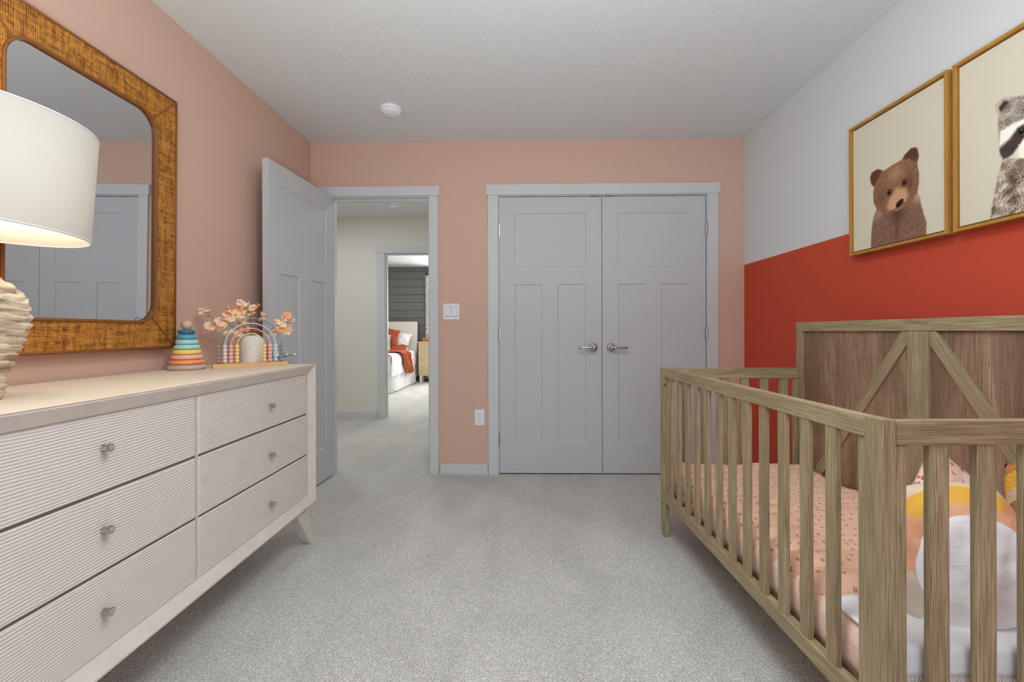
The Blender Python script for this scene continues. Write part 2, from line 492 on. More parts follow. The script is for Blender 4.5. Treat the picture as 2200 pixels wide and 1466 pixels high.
l3 = [(-rc, a, b) for a, b in ins(fw)]
l4 = [(-.0505, a, b) for a, b in ins(fw)]
L = [[bm.verts.new((p[0], p[1]-yo, p[2])) for p in l] for l in (l0, l1, l2, l3, l4)]
for A, B in zip(L, L[1:]):
    for i in range(4):
        j = (i+1) % 4; bm.faces.new((A[i], A[j], B[j], B[i]))
obj('face_frame', bm, DW, dr)
obj('top', box(DB-DX-.004, .002, Y0-yo-.002, Y1-yo+.002, ZT-.0005, ZT+.0015, .0008, 1), DTOP, dr)
obj('inner_box', box(-.46, -.034, Y0-yo+.024, Y1-yo-.024, ZB+.024, ZT-.028), GAP, dr)
ymid = 1.461
obj('divider', box(-.0338, -.0265, ymid-yo-.0035, ymid-yo+.0035, ZB+fw, ZT-fw), DW, dr)
zc0, zc1 = ZB+fw, ZT-fw
rh = (zc1-zc0)/3
def drawer_front(y0, y1, z0, z1, seed):
    bm = bmesh.new()
    nz = int((z1-z0)/.0010); ny = 90
    def fn(a, b):
        y = y0+(y1-y0)*a; z = z0+(z1-z0)*b
        ph = z/.0076*2*PI + 7.5*mn.noise(Vector((y*2.4, z*8, seed)))+ 3.6*mn.noise(Vector((y*7, z*22, seed+5)))
        s = .5+.5*math.sin(ph)
        e = min(a*(y1-y0), (1-a)*(y1-y0), b*(z1-z0), (1-b)*(z1-z0))
        return (-.0262+.0017*(1-(1-s)**2.2)*min(1, e/.002), y-yo, z)
    T_ = grid(bm, fn, ny, nz)
    # sides
    ring = [T_[i][0] for i in range(ny+1)]+[T_[ny][j] for j in range(1, nz+1)]+[T_[i][nz] for i in range(ny-1, -1, -1)]+[T_[0][j] for j in range(nz-1, 0, -1)]
    back = [bm.verts.new((-.0335, v.co.y, v.co.z)) for v in ring]
    n = len(ring)
    for i in range(n):
        j = (i+1) % n; bm.faces.new((ring[i], back[i], back[j], ring[j]))
    bm.faces.new(back)
    return bm
GLASS = plain('clear_crystal', (235, 225, 210), .05, .8); 
GLASS.node_tree.nodes['Principled BSDF'].inputs['Transmission Weight'].default_value = .6
KM = plain('polished_nickel', (200, 198, 192), .18, .5, 1)
for c, (ya, yb, ky) in enumerate(((Y0+fw+.002, ymid-.005, 1.126), (ymid+.005, Y1-fw-.002, 1.887))):
    for r in range(3):
        za = zc0+r*rh+(.0045 if r else .001); zb = zc0+(r+1)*rh-(.0045 if r < 2 else .001)
        d = obj('drawer', drawer_front(ya, yb, za, zb, c*3+r+.3), DR, dr, True)
        kz = (.338, .543, .748)[r]+(.009, -.008)[c]
        bm = bmesh.new()
        R = Matrix.Translation((-.0235, ky-yo, kz)) @ Matrix.Rotation(PI/2, 4, 'Y')
        lathe(bm, [(.0085, 0), (.0085, .002), (.0078, .004), (.0082, .010), (.0104, .017), (.0107, .0195), (.009, .020)], 24, M=R)
        kn = obj('knob', bm, KM, d); smooth_by_angle(kn)
        bm = bmesh.new()
        lathe(bm, [(.009, .0192), (.0072, .0225), (.003, .024)], 10, M=R)
        obj('crystal', bm, GLASS, kn)
for (ty0, ty1, by0, by1) in ((2.085, 2.195, 2.243, 2.285), (Y0+.075, Y0+.185, Y0-.025, Y0+.017)):
    for xa in (-.055, -.46):
        bm = bmesh.new(); o_ = yo
        tx, w_ = xa, .034
        hexa(bm, [(tx, by0-o_, 0), (tx+w_, by0-o_, 0), (tx+w_, by1-o_, 0), (tx, by1-o_, 0),
                  (tx-.004, ty0-o_, ZB+.001), (tx+w_+.004, ty0-o_, ZB+.001), (tx+w_+.004, ty1-o_, ZB+.001), (tx-.004, ty1-o_, ZB+.001)])
        bmesh.ops.bevel(bm, geom=list(bm.edges), offset=.003, segments=2, affect='EDGES')
        obj('leg', bm, DW, dr)
DZ = ZT+.0015

# ------------------------------------------------------------------ mirror
def cane_mat():
    m, nt, b = newmat('woven_cane', .55, .3)
    v = coords(nt)
    sx = nt.nodes.new('ShaderNodeSeparateXYZ'); nt.links.new(v, sx.inputs[0])
    f = 2*PI/.0068
    sy = math_(nt, 'SINE', math_(nt, 'MULTIPLY', sx.outputs['Y'], f))
    sz = math_(nt, 'SINE', math_(nt, 'MULTIPLY', sx.outputs['Z'], f))
    pr = math_(nt, 'MULTIPLY', sy, sz)
    mx = math_(nt, 'MAXIMUM', sy, sz)
    st1 = noiset(nt, coords(nt, scale=(1, 1, .2)), 240, 2, .6)
    st2 = noiset(nt, coords(nt, scale=(1, .2, 1)), 240, 2, .6)
    k = math_(nt, 'ADD', math_(nt, 'MULTIPLY', mx, .10), math_(nt, 'MULTIPLY', math_(nt, 'ADD', math_(nt, 'ADD', st1, st2), math_(nt, 'ADD', noiset(nt, coords(nt, scale=(1, 1, .12)), 75, 2), noiset(nt, coords(nt, scale=(1, .12, 1)), 75, 2))), .29))
    k = math_(nt, 'ADD', k, math_(nt, 'MULTIPLY', pr, .05))
    c = ramp(nt, k, [(.46, lin(74, 40, 12)), (.58, lin(150, 94, 32)), (.72, lin(204, 142, 60))])
    nt.links.new(c, b.inputs['Base Color'])
    bump(nt, b, k, .8, .003); return m
CANE = cane_mat()
MWOOD = plain('warm_brown_rattan_pole', (138, 84, 36), .4, .4, var=30)
mir_y0, mir_y1 = 1.190, 1.957; mh = 1.058
mi = thing('wall_mirror', 'large woven cane framed mirror with rounded inner corners on the left peach wall', 'mirror', (XL+.016, (mir_y0+mir_y1)/2, .982))
mi.rotation_euler = (0, math.radians(.55), 0)
hw = (mir_y1-mir_y0)/2; fwm = .103
def inner_path(inset, r=.085, n=10):
    a, b0, b1 = hw-inset, inset, mh-inset
    pts = []
    for cx, cz, s in ((a-r, b1-r, 0), (-a+r, b1-r, 1), (-a+r, b0+r, 2), (a-r, b0+r, 3)):
        for k in range(n+1):
            t = s*PI/2 + k/n*PI/2
            pts.append((cx+r*math.cos(t), cz+r*math.sin(t)))
    return pts
ip = inner_path(fwm)
# frame sides: split the flat face into four mitred pieces
corners = [(hw, mh), (-hw, mh), (-hw, 0), (hw, 0)]
n = 10
MX = .030
segs = {0: [], 1: [], 2: [], 3: []}
def side_piece(k):
    """piece between corner k and corner k+1"""
    A, B = corners[k], corners[(k+1) % 4]
    i0 = k*(n+1)+n//2; i1 = ((k+1) % 4)*(n+1)+n//2
    idx = []
    i = i0
    while True:
        idx.append(i)
        if i == i1: break
        i = (i+1) % len(ip)
    inner = [ip[i] for i in idx]
    bm = bmesh.new()
    m = len(inner)
    def mk(x):
        ou = [bm.verts.new((x, A[0]+(B[0]-A[0])*j/(m-1), A[1]+(B[1]-A[1])*j/(m-1))) for j in range(m)]
        inn = [bm.verts.new((x, p[0], p[1])) for p in inner]
        return ou, inn
    o1, n1 = mk(MX); o0, n0 = mk(0)
    for j in range(m-1):
        bm.faces.new((o1[j], o1[j+1], n1[j+1], n1[j])); bm.faces.new((o0[j], o0[j+1], n0[j+1], n0[j]))
        bm.faces.new((o0[j], o0[j+1], o1[j+1], o1[j])); bm.faces.new((n0[j], n0[j+1], n1[j+1], n1[j]))
    bm.faces.new((o0[0], o1[0], n1[0], n0[0])); bm.faces.new((o0[-1], o1[-1], n1[-1], n0[-1]))
    return bm, inner[0], inner[-1]
for k in range(4):
    bm, ia, ib = side_piece(k)
    obj('cane_panel', bm, CANE, mi)
    bm = bmesh.new(); c = corners[k]
    tube(bm, [(MX+.001, c[0], c[1]), (MX+.001, ia[0], ia[1])], .0035, 8)
    obj('mitre_strip', bm, MWOOD, mi)
bm = bmesh.new(); tube(bm, [(MX*.6, a, b) for a, b in corners], .006, 8, closed=True)
for a, b in zip(corners, corners[1:]+corners[:1]):
    tube(bm, [(MX, a[0], a[1]), (MX, b[0], b[1])], .0045, 8)
    tube(bm, [(.010, a[0], a[1]), (.010, b[0], b[1])], .007, 8)
obj('outer_edge', bm, MWOOD, mi, True)
def ring(bm, path, x, r): tube(bm, [(x, a, b) for a, b in path], r, 8, closed=True)
bm = bmesh.new(); ring(bm, inner_path(fwm+.002, .083), MX+.001, .0055); ring(bm, inner_path(fwm+.005, .080), MX-.005, .003)
obj('inner_edge', bm, MWOOD, mi, True)
MIRR = plain('silvered_glass', (225, 228, 230), .01, .5, 1)
bm = bmesh.new()
pp = inner_path(fwm+.002)
bm.faces.new([bm.verts.new((.0235, a, b)) for a, b in pp]); 
r_ = bmesh.ops.extrude_face_region(bm, geom=list(bm.faces))
bmesh.ops.translate(bm, verts=[v for v in r_['geom'] if isinstance(v, bmesh.types.BMVert)], vec=(-.004, 0, 0))
obj('mirror_glass', bm, MIRR, mi)
# ------------------------------------------------------------------ table lamp
LC = (-1.284, 1.040)
la = thing('table_lamp', 'lit table lamp with cream drum shade and rough layered ceramic base on the dresser', 'lamp', (LC[0], LC[1], DZ))
m, nt, b = newmat('rough_layered_ceramic', .8, .15)
v = coords(nt, scale=(1, 1, 7)); f = noiset(nt, v, 9, 4, .6, .4)
cc = ramp(nt, f, [(.36, lin(158, 136, 116)), (.48, lin(206, 190, 164)), (.66, lin(230, 219, 198))])
nt.links.new(cc, b.inputs['Base Color']); bump(nt, b, noiset(nt, coords(nt, scale=(1,1,3)), 60, 4, .7), .5, .004)
LB = m
prof = [(0,.060),(.02,.063),(.06,.068),(.10,.082),(.14,.098),(.18,.106),(.215,.107),(.245,.098),(.27,.080),(.292,.054),(.315,.025)]
def pr(z):
    for (a, ra), (c, rb) in zip(prof, prof[1:]):
        if a <= z <= c: return ra+(rb-ra)*(z-a)/(c-a)
    return prof[-1][1]
bm = bmesh.new(); nz, na = 150, 110
rings = []
for j in range(nz+1):
    z = .315*j/nz; ring_ = []
    for i in range(na):
        a = 2*PI*i/na; r = pr(z)
        ca, sa = math.cos(a), math.sin(a)
        warp = .012*mn.noise(Vector((ca*1.6, sa*1.6, z*9)))
        ph = (z+warp)/.0185
        fr = ph-math.floor(ph)
        led = (fr**.6)*.0085 if fr < .85 else .0078*(1-fr)/.15
        nn = mn.noise(Vector((ca*5, sa*5, math.floor(ph)*3.1)))*.006 + mn.noise(Vector((ca*14, sa*14, z*60)))*.003
        r = max(.01, r-.010+led+nn) if .004 < z < .311 else r-.008
        ring_.append(bm.verts.new((r*ca, r*sa, z)))
    rings.append(ring_)
for A, B in zip(rings, rings[1:]):
    for i in range(na): bm.faces.new((A[i], A[(i+1) % na], B[(i+1) % na], B[i]))
bm.faces.new(rings[0]); bm.faces.new(rings[-1])
obj('base', bm, LB, la, True)
bm = bmesh.new(); lathe(bm, [(.012, .312), (.012, .41), (.018, .41), (.018, .44)], 16); obj('socket_stem', bm, KM, la, True)
m, nt, b = newmat('lit_linen_shade', .9, .05)
b.inputs['Base Color'].default_value = lin(204, 196, 184)
tr = nt.nodes.new('ShaderNodeBsdfTranslucent'); tr.inputs[0].default_value = lin(238, 222, 196)
mxs = nt.nodes.new('ShaderNodeMixShader'); mxs.inputs[0].default_value = .06
wv = noiset(nt, coords(nt, scale=(1,1,.15)), 300, 2); wh = noiset(nt, coords(nt, scale=(.15,.15,1)), 300, 2)
bump(nt, b, math_(nt, 'ADD', wv, wh), .3, .001)
nt.links.new(b.outputs[0], mxs.inputs[1]); nt.links.new(tr.outputs[0], mxs.inputs[2]); nt.links.new(mxs.outputs[0], nt.nodes['Material Output'].inputs[0])
SHADE = m
SR = .213; S0, S1 = .405, .672
tilt = Matrix.Translation((0,0,S0)) @ Matrix.Rotation(math.radians(3.2), 4, Vector((-.63, -.78, 0))) @ Matrix.Rotation(math.radians(5.2), 4, 'Y') @ Matrix.Translation((0,0,-S0))
bm = bmesh.new()
lathe(bm, [(SR, S0), (SR, S1), (SR-.002, S1), (SR-.002, S0), (SR, S0)], 96, cap=False, M=tilt)
obj('lamp_shade', bm, SHADE, la, True)
bm = bmesh.new()
lathe(bm, [(SR-.0022, S0+.001), (SR-.0022, S1-.001), (SR-.0032, S1-.001), (SR-.0032, S0+.001), (SR-.0022, S0+.001)], 96, cap=False, M=tilt)
obj('shade_bright_layer', bm, plain('brightened_shade_inside', (246, 242, 232), .8, .1), la, True, label='pale layer added to brighten the inside of the shade')  # paler inner layer, added so the shade interior looks more brightly lit
RIM = plain('pale_rim_tape', (208, 207, 210), .7)
for zz in (S0, S1):
    bm = bmesh.new()
    tube(bm, [tilt @ Vector(((SR-.001)*math.cos(2*PI*k/72), (SR-.001)*math.sin(2*PI*k/72), zz)) for k in range(72)], .0026, 6, closed=True)
    obj('shade_rim', bm, RIM, la, True, label='pale grey rim tape of the shade')
bm = bmesh.new(); sphere(bm, (0, 0, .48), .03, sc=(1, 1, 1.25))
m, nt, b = newmat('glowing_bulb'); b.inputs['Emission Color'].default_value = (1, .74, .42, 1); b.inputs['Emission Strength'].default_value = 9
obj('bulb', bm, m, la, True)
bl = bpy.data.lights.new('bulb_light', 'POINT'); bl.energy = 3.6; bl.color = (1, .87, .68); bl.shadow_soft_size = .035
lo = bpy.data.objects.new('bulb_light', bl); COL.objects.link(lo); lo.location = (LC[0], LC[1], DZ+.55)

# ------------------------------------------------------------------ stacking ring toy
st = thing('stacking_toy', 'wooden stacking toy of pastel rings on the dresser under the mirror corner', 'toy', (-1.437, 1.945, DZ))
bm = bmesh.new(); lathe(bm, [(.060,0),(.068,.003),(.0705,.009),(.0705,.013),(.068,.019),(.060,.022)], 40)
obj('base', bm, plain('taupe_lacquer', (196, 176, 164), .3, .4), st, True)
RC = [((246,156,100),.0635,'orange'),((246,182,168),.0575,'pink'),((244,220,110),.052,'yellow'),((170,226,218),.047,'mint green'),((168,220,226),.042,'pale aqua'),((96,162,194),.0375,'mid blue'),((44,112,154),.0325,'dark blue')]
for k, (c, R_, nm) in enumerate(RC):
    z = .022+.0214*k
    bm = bmesh.new(); e = .0102
    pf = [(R_-e-.012, z+.0005)]+[(R_-e+e*math.sin(a), z+.0107-e*math.cos(a)) for a in [PI*q/10 for q in range(11)]]+[(R_-e-.012, z+.0209)]
    lathe(bm, pf, 40)
    obj('ring', bm, plain('%s_lacquer' % nm.replace(' ', '_'), c, .28, .45), st, True, label='%s wooden ring' % nm)
bm = bmesh.new(); sphere(bm, (0, 0, .022+.0214*7+.0205), .0215, 28, 18)
lathe(bm, [(.012, .1715), (.012, .1765)], 16)
obj('ball', bm, plain('natural_beech', (216, 186, 156), .3, .4, var=60), st, True, label='natural wood ball on top')

# ------------------------------------------------------------------ rainbow bead toy
ra = thing('rainbow_abacus', 'rainbow arch bead toy on a wooden bar at the corner of the dresser', 'toy', (-1.2395, 2.083, DZ), math.atan2(.653, .757))
obj('base', box(-.151, .152, -.020, .020, 0, .020, .0015), MAPLE, ra)
G = lambda nm, c: plain(nm, c, .35, .35)
cB = {'slate': G('slate_blue_lacquer', (134, 146, 152)), 'blue': G('baby_blue_lacquer', (190, 224, 228)), 'pink': G('rose_pink_lacquer', (244, 176, 174)), 'yellow': G('butter_yellow_lacquer', (246, 214, 130)), 'taupe': G('mocha_lacquer', (164, 138, 128)), 'blush': G('pale_blush_lacquer', (236, 212, 208))}
RR = (('slate', .127, 'taupe', 'slate'), ('blue', .1025, 'blush', 'blue'), ('pink', .079, 'pink', 'pink'), ('yellow', .0555, 'yellow', 'yellow'))
proto = {}
for nm, R_, cl, cr in RR:
    bm = bmesh.new()
    zz = .0985
    pts = [(-R_, 0, .0195), (-R_, 0, .05)]+[(-R_*math.cos(PI*k/36), 0, zz+R_*math.sin(PI*k/36)) for k in range(37)]+[(R_, 0, .05), (R_, 0, .0195)]
    tube(bm, pts, .0025, 8, ref=(0, 1, 0))
    obj('arch', bm, cB[nm], ra, True, label={'slate':'slate blue outer arch','blue':'light blue arch','pink':'pink arch','yellow':'yellow inner arch'}[nm])
    for s, cn in ((-1, cl), (1, cr)):
        for k in range(5):
            q = cn
            if cn == 'blush' and k == 4: q = 'blue'
            if q not in proto:
                bm = bmesh.new(); sphere(bm, (0,0,0), .0092, 16, 10, (1,1,1.0))
                proto[q] = obj('bead', bm, cB[q], ra, True); o_ = proto[q]
            else:
                o_ = proto[q].copy(); COL.objects.link(o_); o_.parent = ra
            o_.location = (s*R_, 0, .0298+k*.0164)
# ------------------------------------------------------------------ vase and blossom stems
VX, VY = -1.304, 2.200
m, nt, b = newmat('speckled_stoneware', .85, .15)
v = coords(nt); f = noiset(nt, v, 150, 3, .7)
nt.links.new(ramp(nt, f, [(.3, lin(222, 217, 202)), (.5, lin(246, 243, 234))]), b.inputs['Base Color']); bump(nt, b, f, .8, .004)
bm = bmesh.new()
lathe(bm, [(.034,0),(.043,.004),(.047,.02),(.050,.06),(.050,.09),(.0475,.112),(.041,.130),(.031,.141),(.023,.145),(.019,.143),(.019,.10),(.03,.08),(.03,.02),(.001,.012)], 40, cap=False)
va = obj('vase', bm, m, None, True); va.location = (VX, VY, DZ)
prop(va, 'rough off-white stoneware vase framed by the rainbow arches', 'vase')
PET = {}
def petalmat(nm, a, bb_):
    m, nt, b = newmat(nm, .7, .1)
    v = coords(nt, 'Object'); f = noiset(nt, v, 70, 3, .6)
    nt.links.new(ramp(nt, f, [(.35, lin(*a)), (.62, lin(*bb_))]), b.inputs['Base Color'])
    b.inputs['Subsurface Weight'].default_value = 0
    return m
P1 = petalmat('peach_petal', (251, 202, 156), (252, 230, 204)); P2 = petalmat('coral_petal', (244, 152, 92), (250, 200, 158))
STEM = plain('olive_stem', (112, 108, 62), .6)
def blossom(c, r, seed, coral, parent, root):
    r *= 1.13
    rnd = random.Random(seed)
    bm = bmesh.new()
    ax = Vector((rnd.uniform(-.7, .9), rnd.uniform(-1, -.2), rnd.uniform(-.2, .9))).normalized()
    q = ax.to_track_quat('Z', 'Y').to_matrix().to_4x4()
    npet = rnd.choice((5, 6, 6))
    for k in range(npet):
        a0 = 2*PI*k/npet+rnd.uniform(-.3, .3); up = rnd.uniform(.1, 1.2); sd = rnd.uniform(0, 50)
        rr = r*rnd.uniform(.85, 1.15)
        def fn(u, w):
            ang = (w-.5)*2.0*(.35+.65*u)
            rad = rr*(u*(1-.10*math.cos(w*PI*5+sd)*u-.34*abs(2*w-1)**3))
            x = rad*math.cos(a0+ang); y = rad*math.sin(a0+ang)
            z = rr*(up*math.sin(u*1.5)*.8-.35*u*u + .16*u*math.sin(w*11+sd))
            return Matrix.Translation(c) @ q @ Vector((x, y, z))
        grid(bm, fn, 6, 10)
    o = obj('blossom', bm, P2 if coral else P1, parent, True, label='coral blossom' if coral else None)
    o.location = -Vector(root)
    return o
def stem(label, path, blooms, seed):
    root = (VX, VY, DZ+.02)
    t = thing('blossom_stem', label, 'flower', root, 0, 'artificial peach blossom stems in the vase')
    bm = bmesh.new()
    pts = [Vector(root)+Vector((0, 0, .001)), Vector((VX+(path[0][0]-VX)*.04, VY+(path[0][1]-VY)*.04, DZ+.15))]+[Vector(p) for p in path]
    # smooth
    P_ = []
    for i in range(len(pts)-1):
        p0 = pts[max(0, i-1)]; p1 = pts[i]; p2 = pts[i+1]; p3 = pts[min(len(pts)-1, i+2)]
        for k in range(6):
            u = k/6
            P_.append(.5*((2*p1)+(-p0+p2)*u+(2*p0-5*p1+4*p2-p3)*u*u+(-p0+3*p1-3*p2+p3)*u**3))
    P_.append(pts[-1])
    tube(bm, [p-Vector(root) for p in P_], lambda s: .0022-.0009*s, 6)
    for i, (bp, r, cor) in enumerate(blooms):
        bp = Vector(bp)
        near = min(P_[6:], key=lambda p: (p-bp).length + .5*max(0, p.z-bp.z))
        if (near-bp).length > .004:
            mid = (near+bp)/2+Vector((0, 0, -.004))
            tube(bm, [near-Vector(root), mid-Vector(root), bp-Vector(root)], .0012, 5)
    obj('stem', bm, STEM, t, True)
    for i, (bp, r, cor) in enumerate(blooms): blossom(Vector(bp), r, seed*17+i, cor, t, root)
stem('peach blossom stem reaching farthest left, towards the stacking rings', [(-1.34, 2.17, 1.06), (-1.41, 2.145, 1.085), (-1.465, 2.12, 1.125)],
     [((-1.48, 2.115, 1.141), .022, 0), ((-1.455, 2.118, 1.134), .017, 1), ((-1.424, 2.14, 1.092), .026, 0), ((-1.456, 2.12, 1.072), .024, 0)], 1)
stem('peach blossom stem drooping low left behind the rainbow beads', [(-1.33, 2.18, 1.04), (-1.37, 2.16, 1.052), (-1.40, 2.15, 1.06)],
     [((-1.392, 2.154, 1.046), .024, 0), ((-1.415, 2.147, 1.066), .021, 0), ((-1.325, 2.178, 1.056), .022, 1), ((-1.35, 2.17, 1.04), .018, 0)], 2)
stem('peach blossom stem rising left of centre above the outer arch', [(-1.33, 2.18, 1.07), (-1.365, 2.165, 1.105), (-1.385, 2.158, 1.14)],
     [((-1.388, 2.156, 1.150), .020, 1), ((-1.378, 2.158, 1.116), .029, 0), ((-1.40, 2.15, 1.128), .017, 0)], 3)
stem('tallest peach blossom stem standing upright above the vase', [(-1.302, 2.19, 1.07), (-1.312, 2.187, 1.12), (-1.338, 2.178, 1.168)],
     [((-1.342, 2.176, 1.184), .023, 0), ((-1.350, 2.170, 1.164), .017, 1), ((-1.339, 2.178, 1.126), .026, 0), ((-1.337, 2.179, 1.102), .022, 0), ((-1.302, 2.195, 1.131), .017, 0)], 4)
stem('slim blossom stem with small coral buds just right of the tallest stem', [(-1.30, 2.19, 1.08), (-1.305, 2.192, 1.13), (-1.29, 2.20, 1.16)],
     [((-1.311, 2.19, 1.176), .014, 0), ((-1.299, 2.196, 1.160), .016, 0), ((-1.278, 2.204, 1.168), .015, 1)], 5)
stem('short stem with one pale blossom against the open door edge', [(-1.28, 2.20, 1.07), (-1.265, 2.21, 1.105)],
     [((-1.256, 2.215, 1.122), .022, 0)], 6)
stem('peach blossom stem spreading right in front of the open door', [(-1.25, 2.215, 1.048), (-1.21, 2.235, 1.07), (-1.18, 2.25, 1.105)],
     [((-1.162, 2.257, 1.127), .020, 1), ((-1.183, 2.248, 1.098), .027, 0), ((-1.135, 2.262, 1.088), .020, 0)], 7)
stem('low right blossom stem hanging beside the grey beads', [(-1.25, 2.215, 1.04), (-1.215, 2.235, 1.048), (-1.18, 2.25, 1.055)],
     [((-1.187, 2.246, 1.062), .022, 1), ((-1.158, 2.255, 1.052), .026, 0), ((-1.212, 2.235, 1.040), .017, 0)], 8)

# ------------------------------------------------------------------ framed prints on the right wall
def inpoly(u, v, P):
    c = False; j = len(P)-1
    for i in range(len(P)):
        if (P[i][1] > v) != (P[j][1] > v) and u < (P[j][0]-P[i][0])*(v-P[i][1])/(P[j][1]-P[i][1])+P[i][0]: c = not c
        j = i
    return c
def sdf(u, v, P):
    """signed distance, negative inside"""
    d = 1e9; j = len(P)-1
    for i in range(len(P)):
        ax, ay = P[j]; bx, by = P[i]; dx, dy = bx-ax, by-ay
        t = max(0, min(1, ((u-ax)*dx+(v-ay)*dy)/(dx*dx+dy*dy+1e-12)))
        e = (u-ax-t*dx)**2+(v-ay-t*dy)**2
        if e < d: d = e
        j = i
    d = math.sqrt(d)
    return -d if inpoly(u, v, P) else d
def sm(a, b, x):
    t = max(0, min(1, (x-a)/(b-a))); return t*t*(3-2*t)
def mix(a, b, t): return tuple(x+(y-x)*t for x, y in zip(a, b))
BG = (196, 189, 170)
def fur(u, v, s, ang, sharp=.0009):
    ca, sa = math.cos(ang), math.sin(ang)
    a = u*ca+v*sa; c = -u*sa+v*ca
    return mn.noise(Vector((a*70, c*420, s)))+.6*mn.noise(Vector((a*160, c*800, s+3)))
def bear(u, v):
    earL = [(.121,.27),(.133,.251),(.165,.247),(.195,.264),(.181,.29),(.167,.307),(.143,.318),(.128,.302)]
    earR = [(.297,.254),(.307,.24),(.339,.224),(.359,.228),(.37,.238),(.376,.267),(.366,.300),(.33,.29)]
    head = [(.171,.283),(.195,.268),(.24,.26),(.274,.257),(.299,.254),(.331,.262),(.366,.288),(.376,.336),(.376,.375),(.368,.412),(.343,.438),(.307,.454),(.269,.460),(.239,.456),(.194,.442),(.161,.426),(.142,.388),(.14,.346),(.148,.315)]
    body = [(.161,.422),(.142,.454),(.132,.496),(.127,.547),(.126,.610),(.281,.612),(.407,.612),(.409,.54),(.396,.505),(.385,.465),(.380,.434),(.362,.405),(.282,.43)]
    c = BG
    ed = .003*mn.noise(Vector((u*260, v*260, 1)))
    ang = math.atan2(v-.60, u-.27)
    f = fur(u, v, 2, ang)
    d = sdf(u, v, body)+ed
    if d < .004:
        b_ = mix((88, 62, 48), (162, 126, 104), .45+.6*f)
        b_ = mix(b_, (198, 174, 152), .6*math.exp(-((u-.37)**2+(v-.43)**2)/.0006) + .4*math.exp(-((u-.165)**2+(v-.45)**2)/.0006))
        b_ = mix(b_, (74, 52, 42), .75*math.exp(-((u-.272)**2/.0012+(v-.475)**2/.0012)))
        b_ = mix(b_, (84, 60, 48), .6*math.exp(-((u-.268)**2/.0001+(v-.53)**2/.004)))
        c = mix(b_, c, sm(-.003, .004, d))
    for P_ in (earL, earR):
        d = sdf(u, v, P_)+ed*.6
        if d < .003: c = mix(mix((62, 42, 32), (120, 84, 60), .4+.5*f+sm(-.010, 0, d)*.3), c, sm(-.002, .003, d))
    d = sdf(u, v, head)+ed
    if d < .004:
        a2 = math.atan2(v-.40, u-.265); g = fur(u, v, 9, a2)
        b_ = mix((92, 62, 46), (168, 126, 98), .45+.6*g)
        b_ = mix(b_, (196, 156, 124), .45*math.exp(-((u-.26)**2/.0016+(v-.30)**2/.0012)))
        b_ = mix(b_, (88, 58, 42), .5*math.exp(-((u-.33)**2/.0006+(v-.36)**2/.0012))+.35*math.exp(-((u-.19)**2/.0006+(v-.38)**2/.0008)))
        mz = [(.268,.366),(.312,.382),(.322,.412),(.300,.440),(.262,.452),(.234,.447),(.219,.430),(.235,.398)]
        dm = sdf(u, v, mz)
        b_ = mix(mix((170, 126, 92), (202, 162, 126), .5+.4*g), b_, sm(-.008, .016, dm))
        b_ = mix(b_, (70, 46, 36), .8*math.exp(-((v-.4505+.25*(u-.26))**2/.00001))*sm(.22, .24, u)*sm(.32, .30, u))
        no = [(.263,.435),(.272,.424),(.292,.416),(.303,.421),(.300,.433),(.282,.444),(.269,.446)]
        dn = sdf(u, v, no); b_ = mix((44, 32, 30), b_, sm(-.001, .003, dn))
        for ex, ey in ((.229,.370),(.307,.353)):
            r = math.hypot(u-ex, (v-ey)*.9)
            b_ = mix((84, 54, 38), b_, sm(.010, .017, r)); b_ = mix((26, 20, 18), b_, sm(.0065, .0085, r))
            if math.hypot(u-ex-.002, v-ey+.003) < .0017: b_ = (190, 180, 170)
        c = mix(b_, c, sm(-.003, .004, d))
    return c
